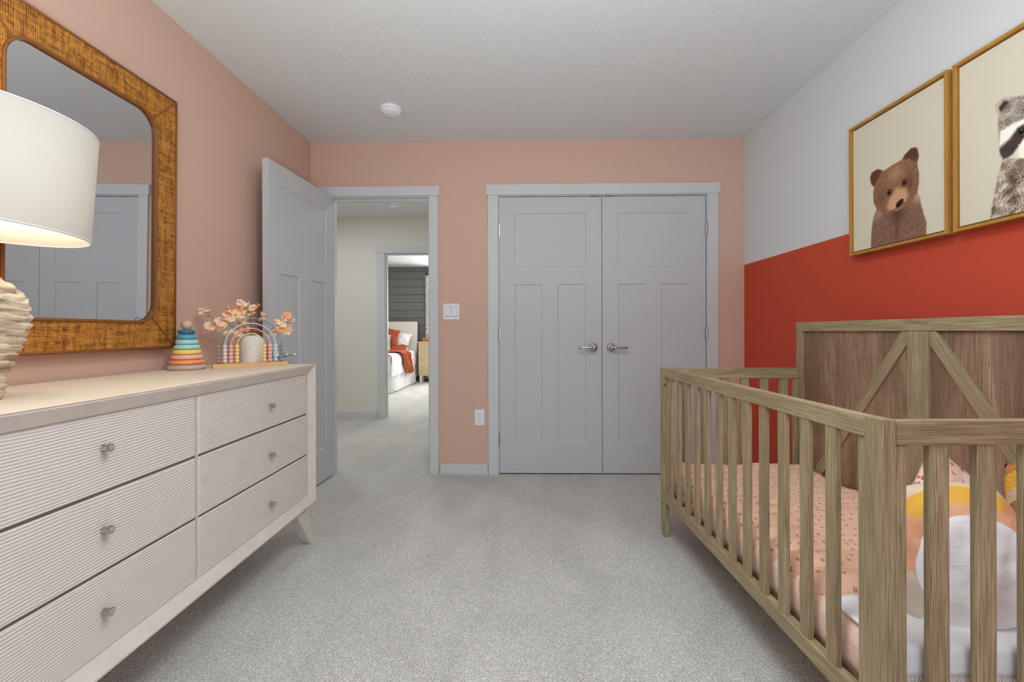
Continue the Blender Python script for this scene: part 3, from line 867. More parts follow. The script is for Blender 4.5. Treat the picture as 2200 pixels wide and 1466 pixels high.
def raccoon(u, v):
    if u > .255: u = .51-u
    ear = [(.143,.22),(.146,.208),(.168,.203),(.196,.212),(.206,.233),(.193,.267),(.165,.261),(.146,.241)]
    earin = [(.154,.228),(.170,.213),(.192,.226),(.189,.256),(.163,.252)]
    head = [(.196,.215),(.221,.224),(.256,.232),(.256,.43),(.196,.412),(.168,.404),(.158,.385),(.155,.367),(.154,.336),(.152,.298),(.151,.257),(.165,.240)]
    mask = [(.256,.318),(.236,.317),(.211,.321),(.193,.346),(.158,.365),(.158,.381),(.168,.402),(.196,.396),(.214,.374),(.236,.352),(.244,.35),(.256,.35)]
    brow = [(.240,.300),(.196,.301),(.159,.308),(.155,.353),(.184,.342),(.208,.316),(.240,.311)]
    body = [(.165,.396),(.161,.419),(.148,.455),(.142,.497),(.132,.545),(.121,.612),(.256,.612),(.256,.40)]
    c = BG
    ed = .004*mn.noise(Vector((u*260, v*260, 4)))
    f = fur(u, v, 5, math.atan2(v-.30, u-.25)); f2 = mn.noise(Vector((u*28, v*40, 7)))
    d = sdf(u, v, body)+ed
    if d < .005:
        b_ = mix((86, 68, 56), (214, 202, 186), max(0, min(1, .46+.75*f+.7*f2)))
        b_ = mix(b_, (84, 66, 56), .55*math.exp(-((u-.235)**2/.0025+(v-.44)**2/.0006)))
        c = mix(b_, c, sm(-.004, .005, d))
    d = sdf(u, v, ear)+ed
    if d < .004:
        b_ = mix((150, 128, 108), (214, 200, 182), .5+.5*f)
        b_ = mix((66, 52, 46), b_, sm(-.004, .006, sdf(u, v, earin)))
        c = mix(b_, c, sm(-.002, .004, d))
    d = sdf(u, v, head)+ed
    if d < .004:
        b_ = mix((98, 84, 74), (188, 178, 166), max(0, min(1, .48+.7*f+.5*f2)))
        b_ = mix((232, 226, 214), b_, sm(-.004, .007, sdf(u, v, brow)+ed))
        b_ = mix(b_, (206, 196, 180), sm(.372, .39, v)*sm(.17, .20, u))
        if v > .35: b_ = mix(b_, (230, 224, 212), sm(.200, .225, u))
        b_ = mix(mix((50, 42, 42), (92, 80, 76), .4+.5*f), b_, sm(-.003, .005, sdf(u, v, mask)+ed))
        r = math.hypot(u-.222, v-.335); b_ = mix((22, 18, 18), b_, sm(.007, .0095, r))
        if math.hypot(u-.2235, v-.331) < .0022: b_ = (225, 222, 220)
        r = math.hypot((u-.255)*.9, v-.395); b_ = mix((40, 34, 36), b_, sm(.012, .016, r))
        c = mix(b_, c, sm(-.003, .004, d))
    return c
def print_mat():
    m, nt, b = newmat('canvas_print', .8, .1)
    a = nt.nodes.new('ShaderNodeVertexColor'); a.layer_name = 'art'
    nt.links.new(a.outputs[0], b.inputs['Base Color'])
    wv = noiset(nt, coords(nt, scale=(1, 1, .2)), 500, 1); wh = noiset(nt, coords(nt, scale=(1, .2, 1)), 500, 1)
    bump(nt, b, math_(nt, 'ADD', wv, wh), .2, .0006); return m
PRM = print_mat()
ARTG = 1.13
def framed(y_far, fn, label, sub):
    w, h = .506, .607
    t = thing('framed_print', label, 'picture', (XR, y_far-w/2, 1.400), group='animal portraits above the crib')
    bm = bmesh.new(); fwd = .012; dp = -.044
    for q in ((-w/2, w/2, h-fwd, h), (-w/2, w/2, 0, fwd), (-w/2, -w/2+fwd, fwd, h-fwd), (w/2-fwd, w/2, fwd, h-fwd)):
        rbox(bm, dp, -.001, q[0], q[1], q[2], q[3], .0008, 1)
    obj('frame', bm, OAKF, t)
    obj('backing', box(-.012, -.004, -w/2+fwd, w/2-fwd, fwd, h-fwd), BLACK, t)
    g = .006; a, b_ = w/2-fwd-g, fwd+g
    bm = bmesh.new(); nu, nv = 190, 226
    layer = bm.loops.layers.float_color.new('art')
    Tt = {}
    cols = {}
    for i in range(nu+1):
        for j in range(nv+1):
            y = a-2*a*i/nu; z = (h-b_)-(h-2*b_)*j/nv
            Tt[i, j] = bm.verts.new((dp+.009, y, z))
            c = fn(w/2-y, h-z)
            cols[i, j] = lin(*[max(0, min(255, x*ARTG)) for x in c])
    for i in range(nu):
        for j in range(nv):
            f = bm.faces.new((Tt[i,j], Tt[i+1,j], Tt[i+1,j+1], Tt[i,j+1]))
            for l, k in zip(f.loops, ((i,j),(i+1,j),(i+1,j+1),(i,j+1))): l[layer] = cols[k]
    bd = [Tt[i,0] for i in range(nu+1)]+[Tt[nu,j] for j in range(1,nv+1)]+[Tt[i,nv] for i in range(nu-1,-1,-1)]+[Tt[0,j] for j in range(nv-1,0,-1)]
    bk = [bm.verts.new((-.012, v.co.y, v.co.z)) for v in bd]
    for i in range(len(bd)):
        j = (i+1) % len(bd); f = bm.faces.new((bd[i], bk[i], bk[j], bd[j]))
        for l in f.loops: l[layer] = lin(*[x*ARTG for x in BG])
    obj('canvas', bm, PRM, t, label=sub)
framed(2.227, bear, 'framed canvas print of a brown bear cub, the one farther from the camera', 'cream canvas showing a brown bear cub')
framed(1.700, raccoon, 'framed canvas print of a raccoon, the one nearer the camera', 'cream canvas showing a raccoon')

# ------------------------------------------------------------------ crib
CL, CW = 1.41, .705
CO = (.757, .975); CR = math.atan2(.036, 1.39)
cr = thing('crib', 'driftwood-brown slatted baby crib with barn-style headboard against the red wall', 'crib', (CO[0], CO[1], 0), CR)
def cp(name, m, *a, bev=.0025, label=None): return obj(name, box(*a, bev), m, cr, label=label)
ZTOP = .857
def foot(name, x0, x1, y0, y1, ztop, outer):
    bm = bmesh.new(); rbox(bm, x0, x1, y0, y1, .04, ztop, .0025)
    # rounded toe
    n_ = 6; w_ = y1-y0; prof_ = []
    for k in range(n_+1):
        a = PI/2*k/n_
        prof_.append((w_*.45*(1-math.sin(a)), .045*(1-math.cos(a))))
    pts = [(y0, .0401), (y0, 0)] if outer > 0 else []
    P2_ = []
    if outer > 0:   # far post: round the far lower corner
        P2_ = [(y0+.001, .041), (y0+.001, 0)]+[(y1-.001-q[0], q[1]) for q in prof_]
    else:
        P2_ = [(y1-.001, .041), (y1-.001, 0)]+[(y0+.001+q[0], q[1]) for q in prof_]
    P2_ = [p for i, p in enumerate(P2_) if i == 0 or (abs(p[0]-P2_[i-1][0])+abs(p[1]-P2_[i-1][1])) > 1e-5]
    A = [bm.verts.new((x0+.001, p[0], p[1])) for p in P2_]; B = [bm.verts.new((x1-.001, p[0], p[1])) for p in P2_]
    bm.faces.new(A); bm.faces.new(B[::-1])
    for i in range(len(A)):
        j = (i+1) % len(A); bm.faces.new((A[i], A[j], B[j], B[i]))
    return bm
obj('front_post', foot('front_post', 0, .028, 0, .050, ZTOP, -1), WZ, cr)
obj('front_post', foot('front_post', 0, .028, CL-.050, CL, ZTOP, 1), WZ, cr)
obj('top_rail', box(.001, .026, .0505, CL-.0505, ZTOP-.046, ZTOP, .0025), WY, cr)
obj('bottom_rail', box(.000, .026, .0505, CL-.0505, .185, .231, .0025), WY, cr)
for y in (.0528, CL-.0768): obj('stile', box(.0065, .023, y, y+.024, .232, ZTOP-.0475, .002), WZ, cr)
bm0 = box(.003, .017, 0, .037, .225, ZTOP-.04, .0025)
s0 = obj('slat', bm0, WZ, cr)
for k in range(12):
    s = s0 if k == 0 else s0.copy()
    if k: COL.objects.link(s); s.parent = cr
    s.location = (0, .180-.037+.1012*k, 0)
# end panels
for (ya, yb, nm) in ((.002, .027, 'near'), (CL-.027, CL-.002, 'far')):
    obj('end_rail', box(.0305, CW-.001, ya, yb, ZTOP-.055, ZTOP-.003, .0025), WX, cr)
    obj('end_rail', box(.0305, CW-.001, ya, yb, .180, .231, .0025), WX, cr)
    for x in (.0322, CW-.0275): obj('stile', box(x, x+.0240, ya+.005, yb-.003, .232, ZTOP-.0565, .002), WZ, cr)
    e0 = obj('end_slat', box(0, .041, ya+.004, yb-.003, .225, ZTOP-.050, .004), WZ, cr)
    for k in range(6):
        s = e0 if k == 0 else e0.copy()
        if k: COL.objects.link(s); s.parent = cr
        s.location = (.106+k*.1005, 0, 0)
# end posts at the headboard side and headboard
HX = CW
HT = 1.088
hb = obj('headboard', box(HX+.012, HX+.028, .048, CL-.048, .20, HT-.04), WPANEL, cr, label='reddish-brown sawn panel behind the barn-door bracing')
for y in (0, CL-.048): 
    bm = box(HX, HX+.045, y, y+.048, 0, HT, .0025); obj('back_post', bm, WZ, cr)
obj('headboard_rail', box(HX, HX+.040, .0485, CL-.0485, HT-.046, HT, .0025), WY, hb)
obj('headboard_rail', box(HX, HX+.040, .0485, CL-.0485, .17, .216, .0025), WY, hb)
cy_ = CL/2
obj('headboard_stile', box(HX-.001, HX+.012, cy_-.044, cy_+.044, .2165, HT-.0465, .002), WZ, hb)
def diag(s):
    bm = bmesh.new()
    ya, za = cy_+s*.046, HT-.047; yb, zb = cy_+s*.655, .217
    # polygon strip clipped by the stile and the top rail
    d = Vector((yb-ya, zb-za)); d.normalize(); nrm = Vector((-d.y, d.x))*s
    wd = .046
    # upper edge starts on the rail, lower edge starts on the stile
    hx = wd*.42/abs(d.y); hz = wd*.58/abs(d.x)
    p = [(ya, za), (ya+s*hx, za), (yb, zb+hx*abs(d.y/d.x)), (yb, zb), (yb-s*hz*abs(d.x/d.y), zb), (ya, za-hz)]
    A = [bm.verts.new((HX+.003, a, b)) for a, b in p]; B = [bm.verts.new((HX+.0118, a, b)) for a, b in p]
    bm.faces.new(A); bm.faces.new(B[::-1])
    for i in range(6):
        j = (i+1) % 6; bm.faces.new((A[i], A[j], B[j], B[i]))
    bmesh.ops.recalc_face_normals(bm, faces=bm.faces)
    # grain runs along the brace: build in a rotated local frame
    ang = math.atan2(d.y, d.x)
    R = Matrix.Rotation(ang, 4, 'X'); Ri = R.inverted()
    bm.transform(Ri)
    o = obj('brace', bm, WY, hb); o.rotation_euler = (ang, 0, 0)
diag(1); diag(-1)
# bolts
for bx_, by_, bz_ in ((.0045, CL-.062, .775), (.0, CL-.032, .165)):
    bm = bmesh.new(); lathe(bm, [(.005, 0), (.005, .003), (.002, .004)], 10, M=Matrix.Translation((bx_, by_, bz_)) @ Matrix.Rotation(-PI/2, 4, 'Y'))
    obj('bolt', bm, DARKM, cr)
obj('mattress_board', box(.029, HX-.002, .03, CL-.03, .200, .214), WX, cr)
def crm(o):
    o.parent = None
    return o
CRM = Matrix.Translation((CO[0], CO[1], 0)) @ Matrix.Rotation(CR, 4, 'Z')
def cthing(bm, name, m, label, cat, group=None, smooth=True, kind=None):
    """mesh given in crib coordinates, own top-level object with the crib's orientation"""
    o = obj(name, bm, m, None, smooth)
    o.location = (CO[0], CO[1], 0); o.rotation_euler = (0, 0, CR)
    return prop(o, label, cat, group, kind)
def flower_mat(name, base, petal, sp=.037, pr_=.0066, rough=.85):
    m, nt, b = newmat(name, rough, .08)
    tc = nt.nodes.new('ShaderNodeTexCoord')
    vo = nt.nodes.new('ShaderNodeTexVoronoi'); vo.voronoi_dimensions = '2D'; S(vo, Scale=1/sp, Randomness=.55)
    nt.links.new(tc.outputs['UV'], vo.inputs['Vector'])
    sc = nt.nodes.new('ShaderNodeVectorMath'); sc.operation = 'SCALE'; sc.inputs['Scale'].default_value = 1/sp
    nt.links.new(tc.outputs['UV'], sc.inputs[0])
    sb = nt.nodes.new('ShaderNodeVectorMath'); sb.operation = 'SUBTRACT'
    nt.links.new(sc.outputs[0], sb.inputs[0])
    ps = nt.nodes.new('ShaderNodeVectorMath'); ps.operation = 'SCALE'; ps.inputs['Scale'].default_value = 1/sp
    nt.links.new(vo.outputs['Position'], ps.inputs[0]); nt.links.new(ps.outputs[0], sb.inputs[1])
    sx = nt.nodes.new('ShaderNodeSeparateXYZ'); nt.links.new(sb.outputs[0], sx.inputs[0])
    th = math_(nt, 'ARCTAN2', sx.outputs['Y'], sx.outputs['X'])
    cv = nt.nodes.new('ShaderNodeSeparateColor'); nt.links.new(vo.outputs['Color'], cv.inputs[0])
    th = math_(nt, 'ADD', math_(nt, 'MULTIPLY', th, 5), math_(nt, 'MULTIPLY', cv.outputs[0], 6.28))
    lim = math_(nt, 'ADD', .62, math_(nt, 'MULTIPLY', math_(nt, 'COSINE', th), .38))
    rel = math_(nt, 'DIVIDE', math_(nt, 'MULTIPLY', vo.outputs['Distance'], sp), math_(nt, 'MULTIPLY', lim, pr_))
    inner = math_(nt, 'LESS_THAN', rel, 1)
    ctr = math_(nt, 'LESS_THAN', vo.outputs['Distance'], pr_*.22/sp)
    c = mixc(nt, inner, lin(*base), lin(*petal)); c = mixc(nt, ctr, c, lin(244, 196, 160))
    nt.links.new(c, b.inputs['Base Color'])
    bump(nt, b, noiset(nt, coords(nt, 'UV'), 55, 4, .6, .5), .35, .004)
    return m
QM = flower_mat('pink_floral_cotton', (246, 204, 176), (178, 76, 58))
SHEET = plain('pale_pink_sheet', (244, 214, 198), .85, .08, bsc=26, bst=.5, bd=.008)
# mattress with fitted sheet
bm = bmesh.new()
mx0, mx1, my0, my1, mz0, mz1 = .040, HX-.012, .053, CL-.042, .216, .338
def supersides(bm, x0, x1, y0, y1, z0, z1, nx, ny, wr=.004, seed=0):
    def f(u, v, w):
        return None
    pts = []
    prof_ = [(0, 0), (-.004, .3), (-.006, .6), (-.001, .85), (.012, .97), (.035, 1.0)]
    cx, cy = (x0+x1)/2, (y0+y1)/2; a, b_ = (x1-x0)/2, (y1-y0)/2
    uvl = bm.loops.layers.uv.verify()
    nper = 160
    rings = []
    for ins_, h in prof_:
        ring = []
        for k in range(nper):
            t = 2*PI*k/nper
            c, s = math.cos(t), math.sin(t); e = .12
            px = (abs(c)**e)*(1 if c > 0 else -1); py = (abs(s)**e)*(1 if s > 0 else -1)
            wn = wr*mn.noise(Vector((px*a*26, py*b_*26, h*3+seed)))*(1 if h < 1 else .3)
            ring.append(bm.verts.new((cx+px*(a-ins_)+wn*(1 if abs(c) > abs(s) else 0), cy+py*(b_-ins_)+wn*(0 if abs(c) > abs(s) else 1), z0+(z1-z0)*h)))
        rings.append(ring)
    for A, B in zip(rings, rings[1:]):
        for k in range(nper): bm.faces.new((A[k], A[(k+1) % nper], B[(k+1) % nper], B[k]))
    bm.faces.new(rings[0][::-1]); bm.faces.new(rings[-1])
supersides(bm, mx0, mx1, my0, my1, mz0, mz1, 0, 0)
cthing(bm, 'crib_mattress', SHEET, 'crib mattress in a pale pink fitted sheet resting inside the slatted crib', 'mattress')
# floral quilt
bm = bmesh.new()
qy0, qy1 = .262, CL-.048
prof_q = [(.0335, .262), (.0315, .285), (.0305, .31), (.032, .333), (.040, .352), (.055, .363), (.08, .367)]
nv_top = 26
xs_top = [.08+(HX-.014-.08)*(k+1)/nv_top for k in range(nv_top)]
path_q = prof_q+[(x, .367) for x in xs_top]
acc = [0]
for p, q in zip(path_q, path_q[1:]): acc.append(acc[-1]+math.hypot(q[0]-p[0], q[1]-p[1]))
NQ = 200
def qf(a, b_):
    k = round(b_*(len(path_q)-1)); x, z = path_q[k]
    y = qy0+(qy1-qy0)*a
    puff = abs(math.sin(PI*(y-qy0)/.098+.25*mn.noise(Vector((x*5, y*5, 1)))))**.55
    fade = max(0, 1-max(0, x-.04)/.28)
    amp = .040*(puff-.6)*fade
    wr = .010*mn.noise(Vector((x*7, y*6, 3)))+.006*mn.noise(Vector((x*16, y*22, 5)))
    if k < 7:
        n_ = (-1, 0) if k < 4 else (-.6, .7)
        dx = n_[0]*0; zz = z+(.5+.5*k/7)*amp+(wr if k > 3 else 0)+(.012*(1-puff) if k == 0 else 0)
        x = x+(.030*(1-puff) if k < 5 else .018*(1-puff))
        return (x, y, zz)
    e = min(1, (y-qy0)/.02)
    return (x, y, z+amp+wr+.006*sm(.1, .6, x)*math.sin(y*9+1)+(-.006+.006*e))
Tq = grid(bm, qf, NQ, len(path_q)-1, lambda a, b_: (qy0+(qy1-qy0)*a, acc[round(b_*(len(path_q)-1))]))
# fold the near hem down with thickness
uvl = bm.loops.layers.uv.verify()
last = Tq[0]
for st_, (dy, dz_) in enumerate(((-.006, -.006), (-.006, -.016), (.004, -.022))):
    nxt = [bm.verts.new((v.co.x, qy0+dy, Tq[0][i].co.z+dz_)) for i, v in enumerate(Tq[0])]
    for i in range(len(nxt)-1):
        f = bm.faces.new((last[i], last[i+1], nxt[i+1], nxt[i]))
        for l, (ii, yy) in zip(f.loops, ((i, 0), (i+1, 0), (i+1, -.01), (i, -.01))): l[uvl].uv = (qy0+yy, acc[ii])
    last = nxt
qo = cthing(bm, 'floral_quilt', QM, 'peach pink quilt printed with small red flowers spread over the crib mattress', 'quilt')
sol = qo.modifiers.new('thickness', 'SOLIDIFY'); sol.thickness = .006; sol.offset = -1

# pillows
def pillow(bm, w, h, t, n_=30, seed=0, wr=.006, round_=0.0):
    uvl = bm.loops.layers.uv.verify()
    for s in (1, -1):
        def fn(a, b_):
            u, v = 2*a-1, 2*b_-1
            if round_:
                ur = u*math.sqrt(max(0, 1-v*v/2)); vr = v*math.sqrt(max(0, 1-u*u/2))
                uu, vv = u+(ur-u)*round_, v+(vr-v)*round_
            else: uu, vv = u*(1-.07*(1-v*v)+.0), v*(1-.07*(1-u*u))
            e = max(0, (1-u*u)*(1-v*v))
            th = t/2*(e**.42)
            wv_ = wr*mn.noise(Vector((u*3, v*3, seed+s*2)))*min(1, e*4)+wr*.6*mn.noise(Vector((u*7, v*5, seed+s*5)))*min(1, e*4)
            return (uu*w/2, s*(-th)-wv_, vv*h/2)
        grid(bm, fn, n_, n_, lambda a, b_: (a*w+s, b_*h))
    bmesh.ops.remove_doubles(bm, verts=bm.verts, dist=1e-5)
def pl(bm, loc, rot):
    M = Matrix.Translation(loc) @ Matrix.Rotation(rot[2], 4, 'Z') @ Matrix.Rotation(rot[0], 4, 'X') @ Matrix.Rotation(rot[1], 4, 'Y')
    return M
def put_pillow(name, m, label, w, h, t, loc, rot, seed, rnd_=0.0, group='pillows at the near end of the crib', wr=.006):
    bm = bmesh.new(); pillow(bm, w, h, t, 32, seed, wr, rnd_)
    o = obj(name, bm, m, None, True); R = [math.radians(a) for a in rot]
    o.matrix_world = Matrix.Translation((loc[0], loc[1], loc[2])) @ Matrix.Rotation(R[2], 4, 'Z') @ Matrix.Rotation(R[0], 4, 'X') @ Matrix.Rotation(R[1], 4, 'Y')
    return prop(o, label, 'pillow', group)
def arcs_mat():
    m, nt, b = newmat('white_pillow_with_pastel_arcs', .85, .08)
    tc = nt.nodes.new('ShaderNodeTexCoord'); sx = nt.nodes.new('ShaderNodeSeparateXYZ'); nt.links.new(tc.outputs['Object'], sx.inputs[0])
    x = math_(nt, 'SUBTRACT', sx.outputs['X'], .012); z = math_(nt, 'ADD', sx.outputs['Z'], .040)
    r = math_(nt, 'SQRT', math_(nt, 'ADD', math_(nt, 'MULTIPLY', x, x), math_(nt, 'MULTIPLY', z, z)))
    W_ = lin(248, 248, 250)
    r = math_(nt, 'MULTIPLY', r, 4)
    up = math_(nt, 'GREATER_THAN', math_(nt, 'DIVIDE', z, math_(nt, 'MULTIPLY', r, .25)), .80)
    ca = ramp(nt, r, [(0, W_), (.535, W_), (.54, lin(240, 180, 146)), (.64, lin(242, 186, 150)), (.645, lin(244, 190, 92)), (.80, lin(240, 180, 70)), (.805, lin(226, 206, 178)), (1, lin(228, 206, 178))])
    cb = ramp(nt, r, [(0, W_), (.535, W_), (.54, lin(240, 180, 146)), (.76, lin(242, 176, 132)), (.765, lin(220, 200, 170)), (1, lin(228, 206, 178))])
    c = mixc(nt, up, cb, ca)
    zr = math_(nt, 'DIVIDE', z, math_(nt, 'MULTIPLY', r, .25))
    lowl = math_(nt, 'MULTIPLY', math_(nt, 'LESS_THAN', zr, .10), math_(nt, 'LESS_THAN', x, 0))
    out = math_(nt, 'GREATER_THAN', r, .5375)
    c = mixc(nt, math_(nt, 'MULTIPLY', lowl, out), c, lin(222, 210, 190))
    lowr = math_(nt, 'LESS_THAN', zr, -.55)
    c = mixc(nt, lowr, c, lin(246, 244, 244))
    nt.links.new(c, b.inputs['Base Color'])
    bump(nt, b, noiset(nt, coords(nt, scale=(1, 1, 2)), 22, 3, .6, 1), .5, .006); return m
def stripe_mat():
    m, nt, b = newmat('knitted_stripes', .9, .05)
    tc = nt.nodes.new('ShaderNodeTexCoord'); sx = nt.nodes.new('ShaderNodeSeparateXYZ'); nt.links.new(tc.outputs['Object'], sx.inputs[0])
    d = math_(nt, 'ADD', math_(nt, 'MULTIPLY', sx.outputs['X'], -.55), math_(nt, 'MULTIPLY', sx.outputs['Z'], .83))
    d = math_(nt, 'ADD', math_(nt, 'MULTIPLY', d, 2), .5)
    A = lin(212, 188, 160)
    st_ = [(0, A), (.50, lin(206, 180, 150)), (.56, lin(176, 124, 84)), (.62, lin(228, 214, 196)), (.69, lin(176, 122, 80)), (.74, lin(216, 186, 150)), (.79, lin(232, 176, 74)), (.86, lin(196, 136, 86)), (.92, lin(234, 180, 80))]
    c = ramp(nt, d, st_, 'CONSTANT')
    nt.links.new(c, b.inputs['Base Color'])
    kn = nt.nodes.new('ShaderNodeTexVoronoi'); S(kn, Scale=220); nt.links.new(coords(nt), kn.inputs['Vector'])
    bump(nt, b, kn.outputs['Distance'], .8, .004); return m
put_pillow('floral_pillow', flower_mat('floral_pillowcase', (244, 206, 192), (176, 66, 60), .034, .0075), 'pink pillow with tiny red flowers peeking up behind the white pillow in the crib', .30, .30, .09, (1.245, 1.335, .505), (-20, 45, 6), 3)
put_pillow('pastel_pillow', arcs_mat(), 'white pillow with yellow and peach arcs leaning behind the near crib slats', .33, .34, .14, (1.080, 1.165, .487), (-16, -8, -10), 8, .55, wr=.010)
put_pillow('striped_pillow', stripe_mat(), 'tan and mustard striped knitted pillow against the headboard end of the crib', .27, .38, .11, (1.368, 1.135, .535), (-10, -12, -66), 12, .35)
# white fringed blanket
BL = plain('white_gauze_blanket', (240, 240, 244), .9, .05, bsc=40, bst=.5, bd=.006)
bm = bmesh.new()
def bf(a, b_):
    x = .048+(HX-.03-.048)*a; y = .245-.207*min(1, b_/.8)
    z = .348+.006*mn.noise(Vector((x*9, y*9, 2)))-.062*max(0, (b_-.8)/.2)+.003*mn.noise(Vector((x*24, y*24, 8)))
    y += .004*mn.noise(Vector((x*14, 0, 5)))*(1 if b_ < .7 else 0)
    return (x, y, z)
grid(bm, bf, 60, 24)
uv = None
# frayed fringe along the near hem
rnd = random.Random(5)
bo = cthing(bm, 'blanket', BL, 'white blanket with a frayed hem folded on the mattress under the pillows', 'blanket')
bo.modifiers.new('thickness', 'SOLIDIFY').thickness = .005
bm = bmesh.new()
for k in range(240):
    x = .05+(HX-.032-.05)*k/239
    y, z = bf((x-.048)/(HX-.078), 1)[1:]
    tube(bm, [(x, y+.002, z), (x+rnd.uniform(-.002, .002), y, z-.006), (x+rnd.uniform(-.003, .003), y-.001, z-.012-rnd.uniform(0, .003))], .0007, 4)
fr = obj('fringe', bm, BL, bo, label='frayed white hem threads'); fr['kind'] = 'stuff'

# ------------------------------------------------------------------ far bedroom
bed = thing('bed', 'bed with pale upholstered headboard seen through both doorways', 'bed', (-3.0, 8.6, 0))
LIN = plain('oatmeal_linen', (226, 220, 210), .85, .08, bsc=160, bst=.2)
SK = plain('white_bed_linen', (240, 240, 240), .85, .08, bsc=12, bst=.4, bd=.02)
bm = box(-3.72, -2.185, 9.60, 9.69, .1, 1.262, .02, 3)
bmesh.ops.translate(bm, verts=bm.verts, vec=(3.0, -8.6, 0)); obj('headboard', bm, LIN, bed, True)
bm = bmesh.new(); lx0, lx1, ly0, ly1 = -3.70, -2.19, 7.62, 9.595
nper = 200
rings = []
for h, ex in ((.012, .03), (.12, .02), (.30, .008), (.40, 0)):
    rg = []
    for k in range(nper):
        t_ = 2*PI*k/nper; c, s = math.cos(t_), math.sin(t_); e = .14
        px = (abs(c)**e)*(1 if c > 0 else -1); py = (abs(s)**e)*(1 if s > 0 else -1)
        w_ = ex*math.sin(k*PI*2/9+mn.noise(Vector((k*.07, 0, 0)))*3)*1.0
        rg.append(bm.verts.new(((lx0+lx1)/2+px*((lx1-lx0)/2+w_)+3.0, (ly0+ly1)/2+py*((ly1-ly0)/2+(w_ if py < 0 else 0))-8.6, h)))
    rings.append(rg)
for A, B in zip(rings, rings[1:]):
    for k in range(nper): bm.faces.new((A[k], A[(k+1) % nper], B[(k+1) % nper], B[k]))
bm.faces.new(rings[-1])
obj('bed_skirt', bm, SK, bed, True)
bm = box(lx0-.01, lx1+.012, ly0, ly1-.002, .34, .655, .075, 5)
bmesh.ops.translate(bm, verts=bm.verts, vec=(3.0, -8.6, 0)); obj('mattress', bm, SK, bed, True)
def drape(y0, y1, xin, zlow, zt, off, seed, hem=.0, fold=.012, skew=0):
    """cloth across the bed top and down its right side"""
    bm = bmesh.new()
    xr = lx1+.012+off
    path = [(xin, zt)]+[(xin+(xr-.07-xin)*k/12, zt) for k in range(1, 13)]+[(xr-.07+.07*math.sin(PI/2*k/5), zt-.07+.07*math.cos(PI/2*k/5)) for k in range(1, 6)]+[(xr+.01*k/10, zt-.07-(zt-.07-zlow)*k/10) for k in range(1, 11)]
    def fn(a, b_):
        k = round(b_*(len(path)-1)); x, z = path[k]; y = y0+(y1-y0)*a
        s_ = max(0, (k-12)/(len(path)-13))
        y2 = y+.05*s_*mn.noise(Vector((a*3, 0, seed)))+skew*(s_+max(0, x+2.9)*.35)
        w_ = fold*math.sin(a*24+mn.noise(Vector((a*4, z*4, seed)))*4)+.006*mn.noise(Vector((x*14, y*14, seed)))
        hz = hem*s_*mn.noise(Vector((a*3, 1, seed)))
        return (x+max(0, w_+.006)*min(1, s_*3), y2, z+hz+(.5*max(0, w_)+.004 if s_ < .4 else 0))
    grid(bm, fn, 60, len(path)-1)
    return bm
bmd = drape(7.60, 9.22, -3.70, .30, .668, .012, 1, .03)
bmesh.ops.translate(bmd, verts=bmd.verts, vec=(3.0, -8.6, 0))
du = obj('duvet', bmd, SK, bed, True)
bm = drape(8.02, 8.66, -3.70, .27, .692, .050, 4, .05, .018, .30)
TH = plain('rust_orange_cotton', (168, 84, 54), .8, .1, bsc=30, bst=.6, bd=.01)
th = obj('throw_blanket', bm, TH, None, True); th.modifiers.new('thickness', 'SOLIDIFY').thickness = .006
prop(th, 'rust orange throw hanging over the side of the far bed', 'blanket')
PW = plain('white_pillowcase', (244, 244, 244), .85, .08, bsc=10, bst=.4, bd=.015)
def bedpillow(name, m, label, w, h, t, loc, rot, seed): return put_pillow(name, m, label, w, h, t, loc, rot, seed, group='pillows on the far bed', wr=.02)
bedpillow('white_pillow', PW, 'plump white pillow leaning on the headboard of the far bed', .66, .42, .20, (-2.62, 9.45, .845), (-16, 8, 0), 2)
bedpillow('orange_pillow', TH, 'large pleated rust orange pillow standing left of the white pillow', .50, .50, .15, (-2.745, 9.22, .90), (-16, 14, 6), 5)
bedpillow('flat_orange_pillow', TH, 'flat rust orange pillow lying in front of the white pillow', .44, .30, .09, (-2.50, 9.17, .722), (-72, 0, 4), 9)
m, nt, b = newmat('black_white_shag', .9, .05)
nt.links.new(ramp(nt, noiset(nt, coords(nt), 38, 3, .7, 1.5), [(.44, lin(60, 56, 54)), (.52, lin(224, 218, 208))]), b.inputs['Base Color'])
bump(nt, b, noiset(nt, coords(nt), 60, 3), .8, .02)
bedpillow('shag_pillow', m, 'small black and white textured pillow at the doorway edge of the far bed', .36, .34, .14, (-2.74, 8.95, .835), (-18, 0, 10), 11)
# nightstand
NW = wood('blond_wood', 0, ((200, 176, 140), (222, 202, 168), (234, 218, 188)), False, .01)
ns = thing('nightstand', 'blond ribbed wood nightstand beside the far bed', 'nightstand', (-1.825, 9.53, 0))
obj('body', box(-.275, .275, -.12, .12, .14, .815, .003), NW, ns)
bm = bmesh.new()
for k in range(20): rbox(bm, -.288, .288, -.133, .12, .160+k*.0325, .160+k*.0325+.022, .006, 2)
obj('ribbed_front', bm, NW, ns)
obj('top', box(-.30, .30, -.145, .13, .8155, .84, .004), NW, ns)
for x in (-.265, .215):
    for y in (-.12, .07): obj('leg', box(x, x+.05, y, y+.05, 0, .1395, .004), LIN, ns)
bx = obj('box', box(-.15, .15, -.07, .07, 0, .078, .004), plain('orange_box', (196, 110, 52), .5), None); bx.location = (-1.885, 9.52, .84)
prop(bx, 'shallow orange box on top of the far nightstand', 'box')
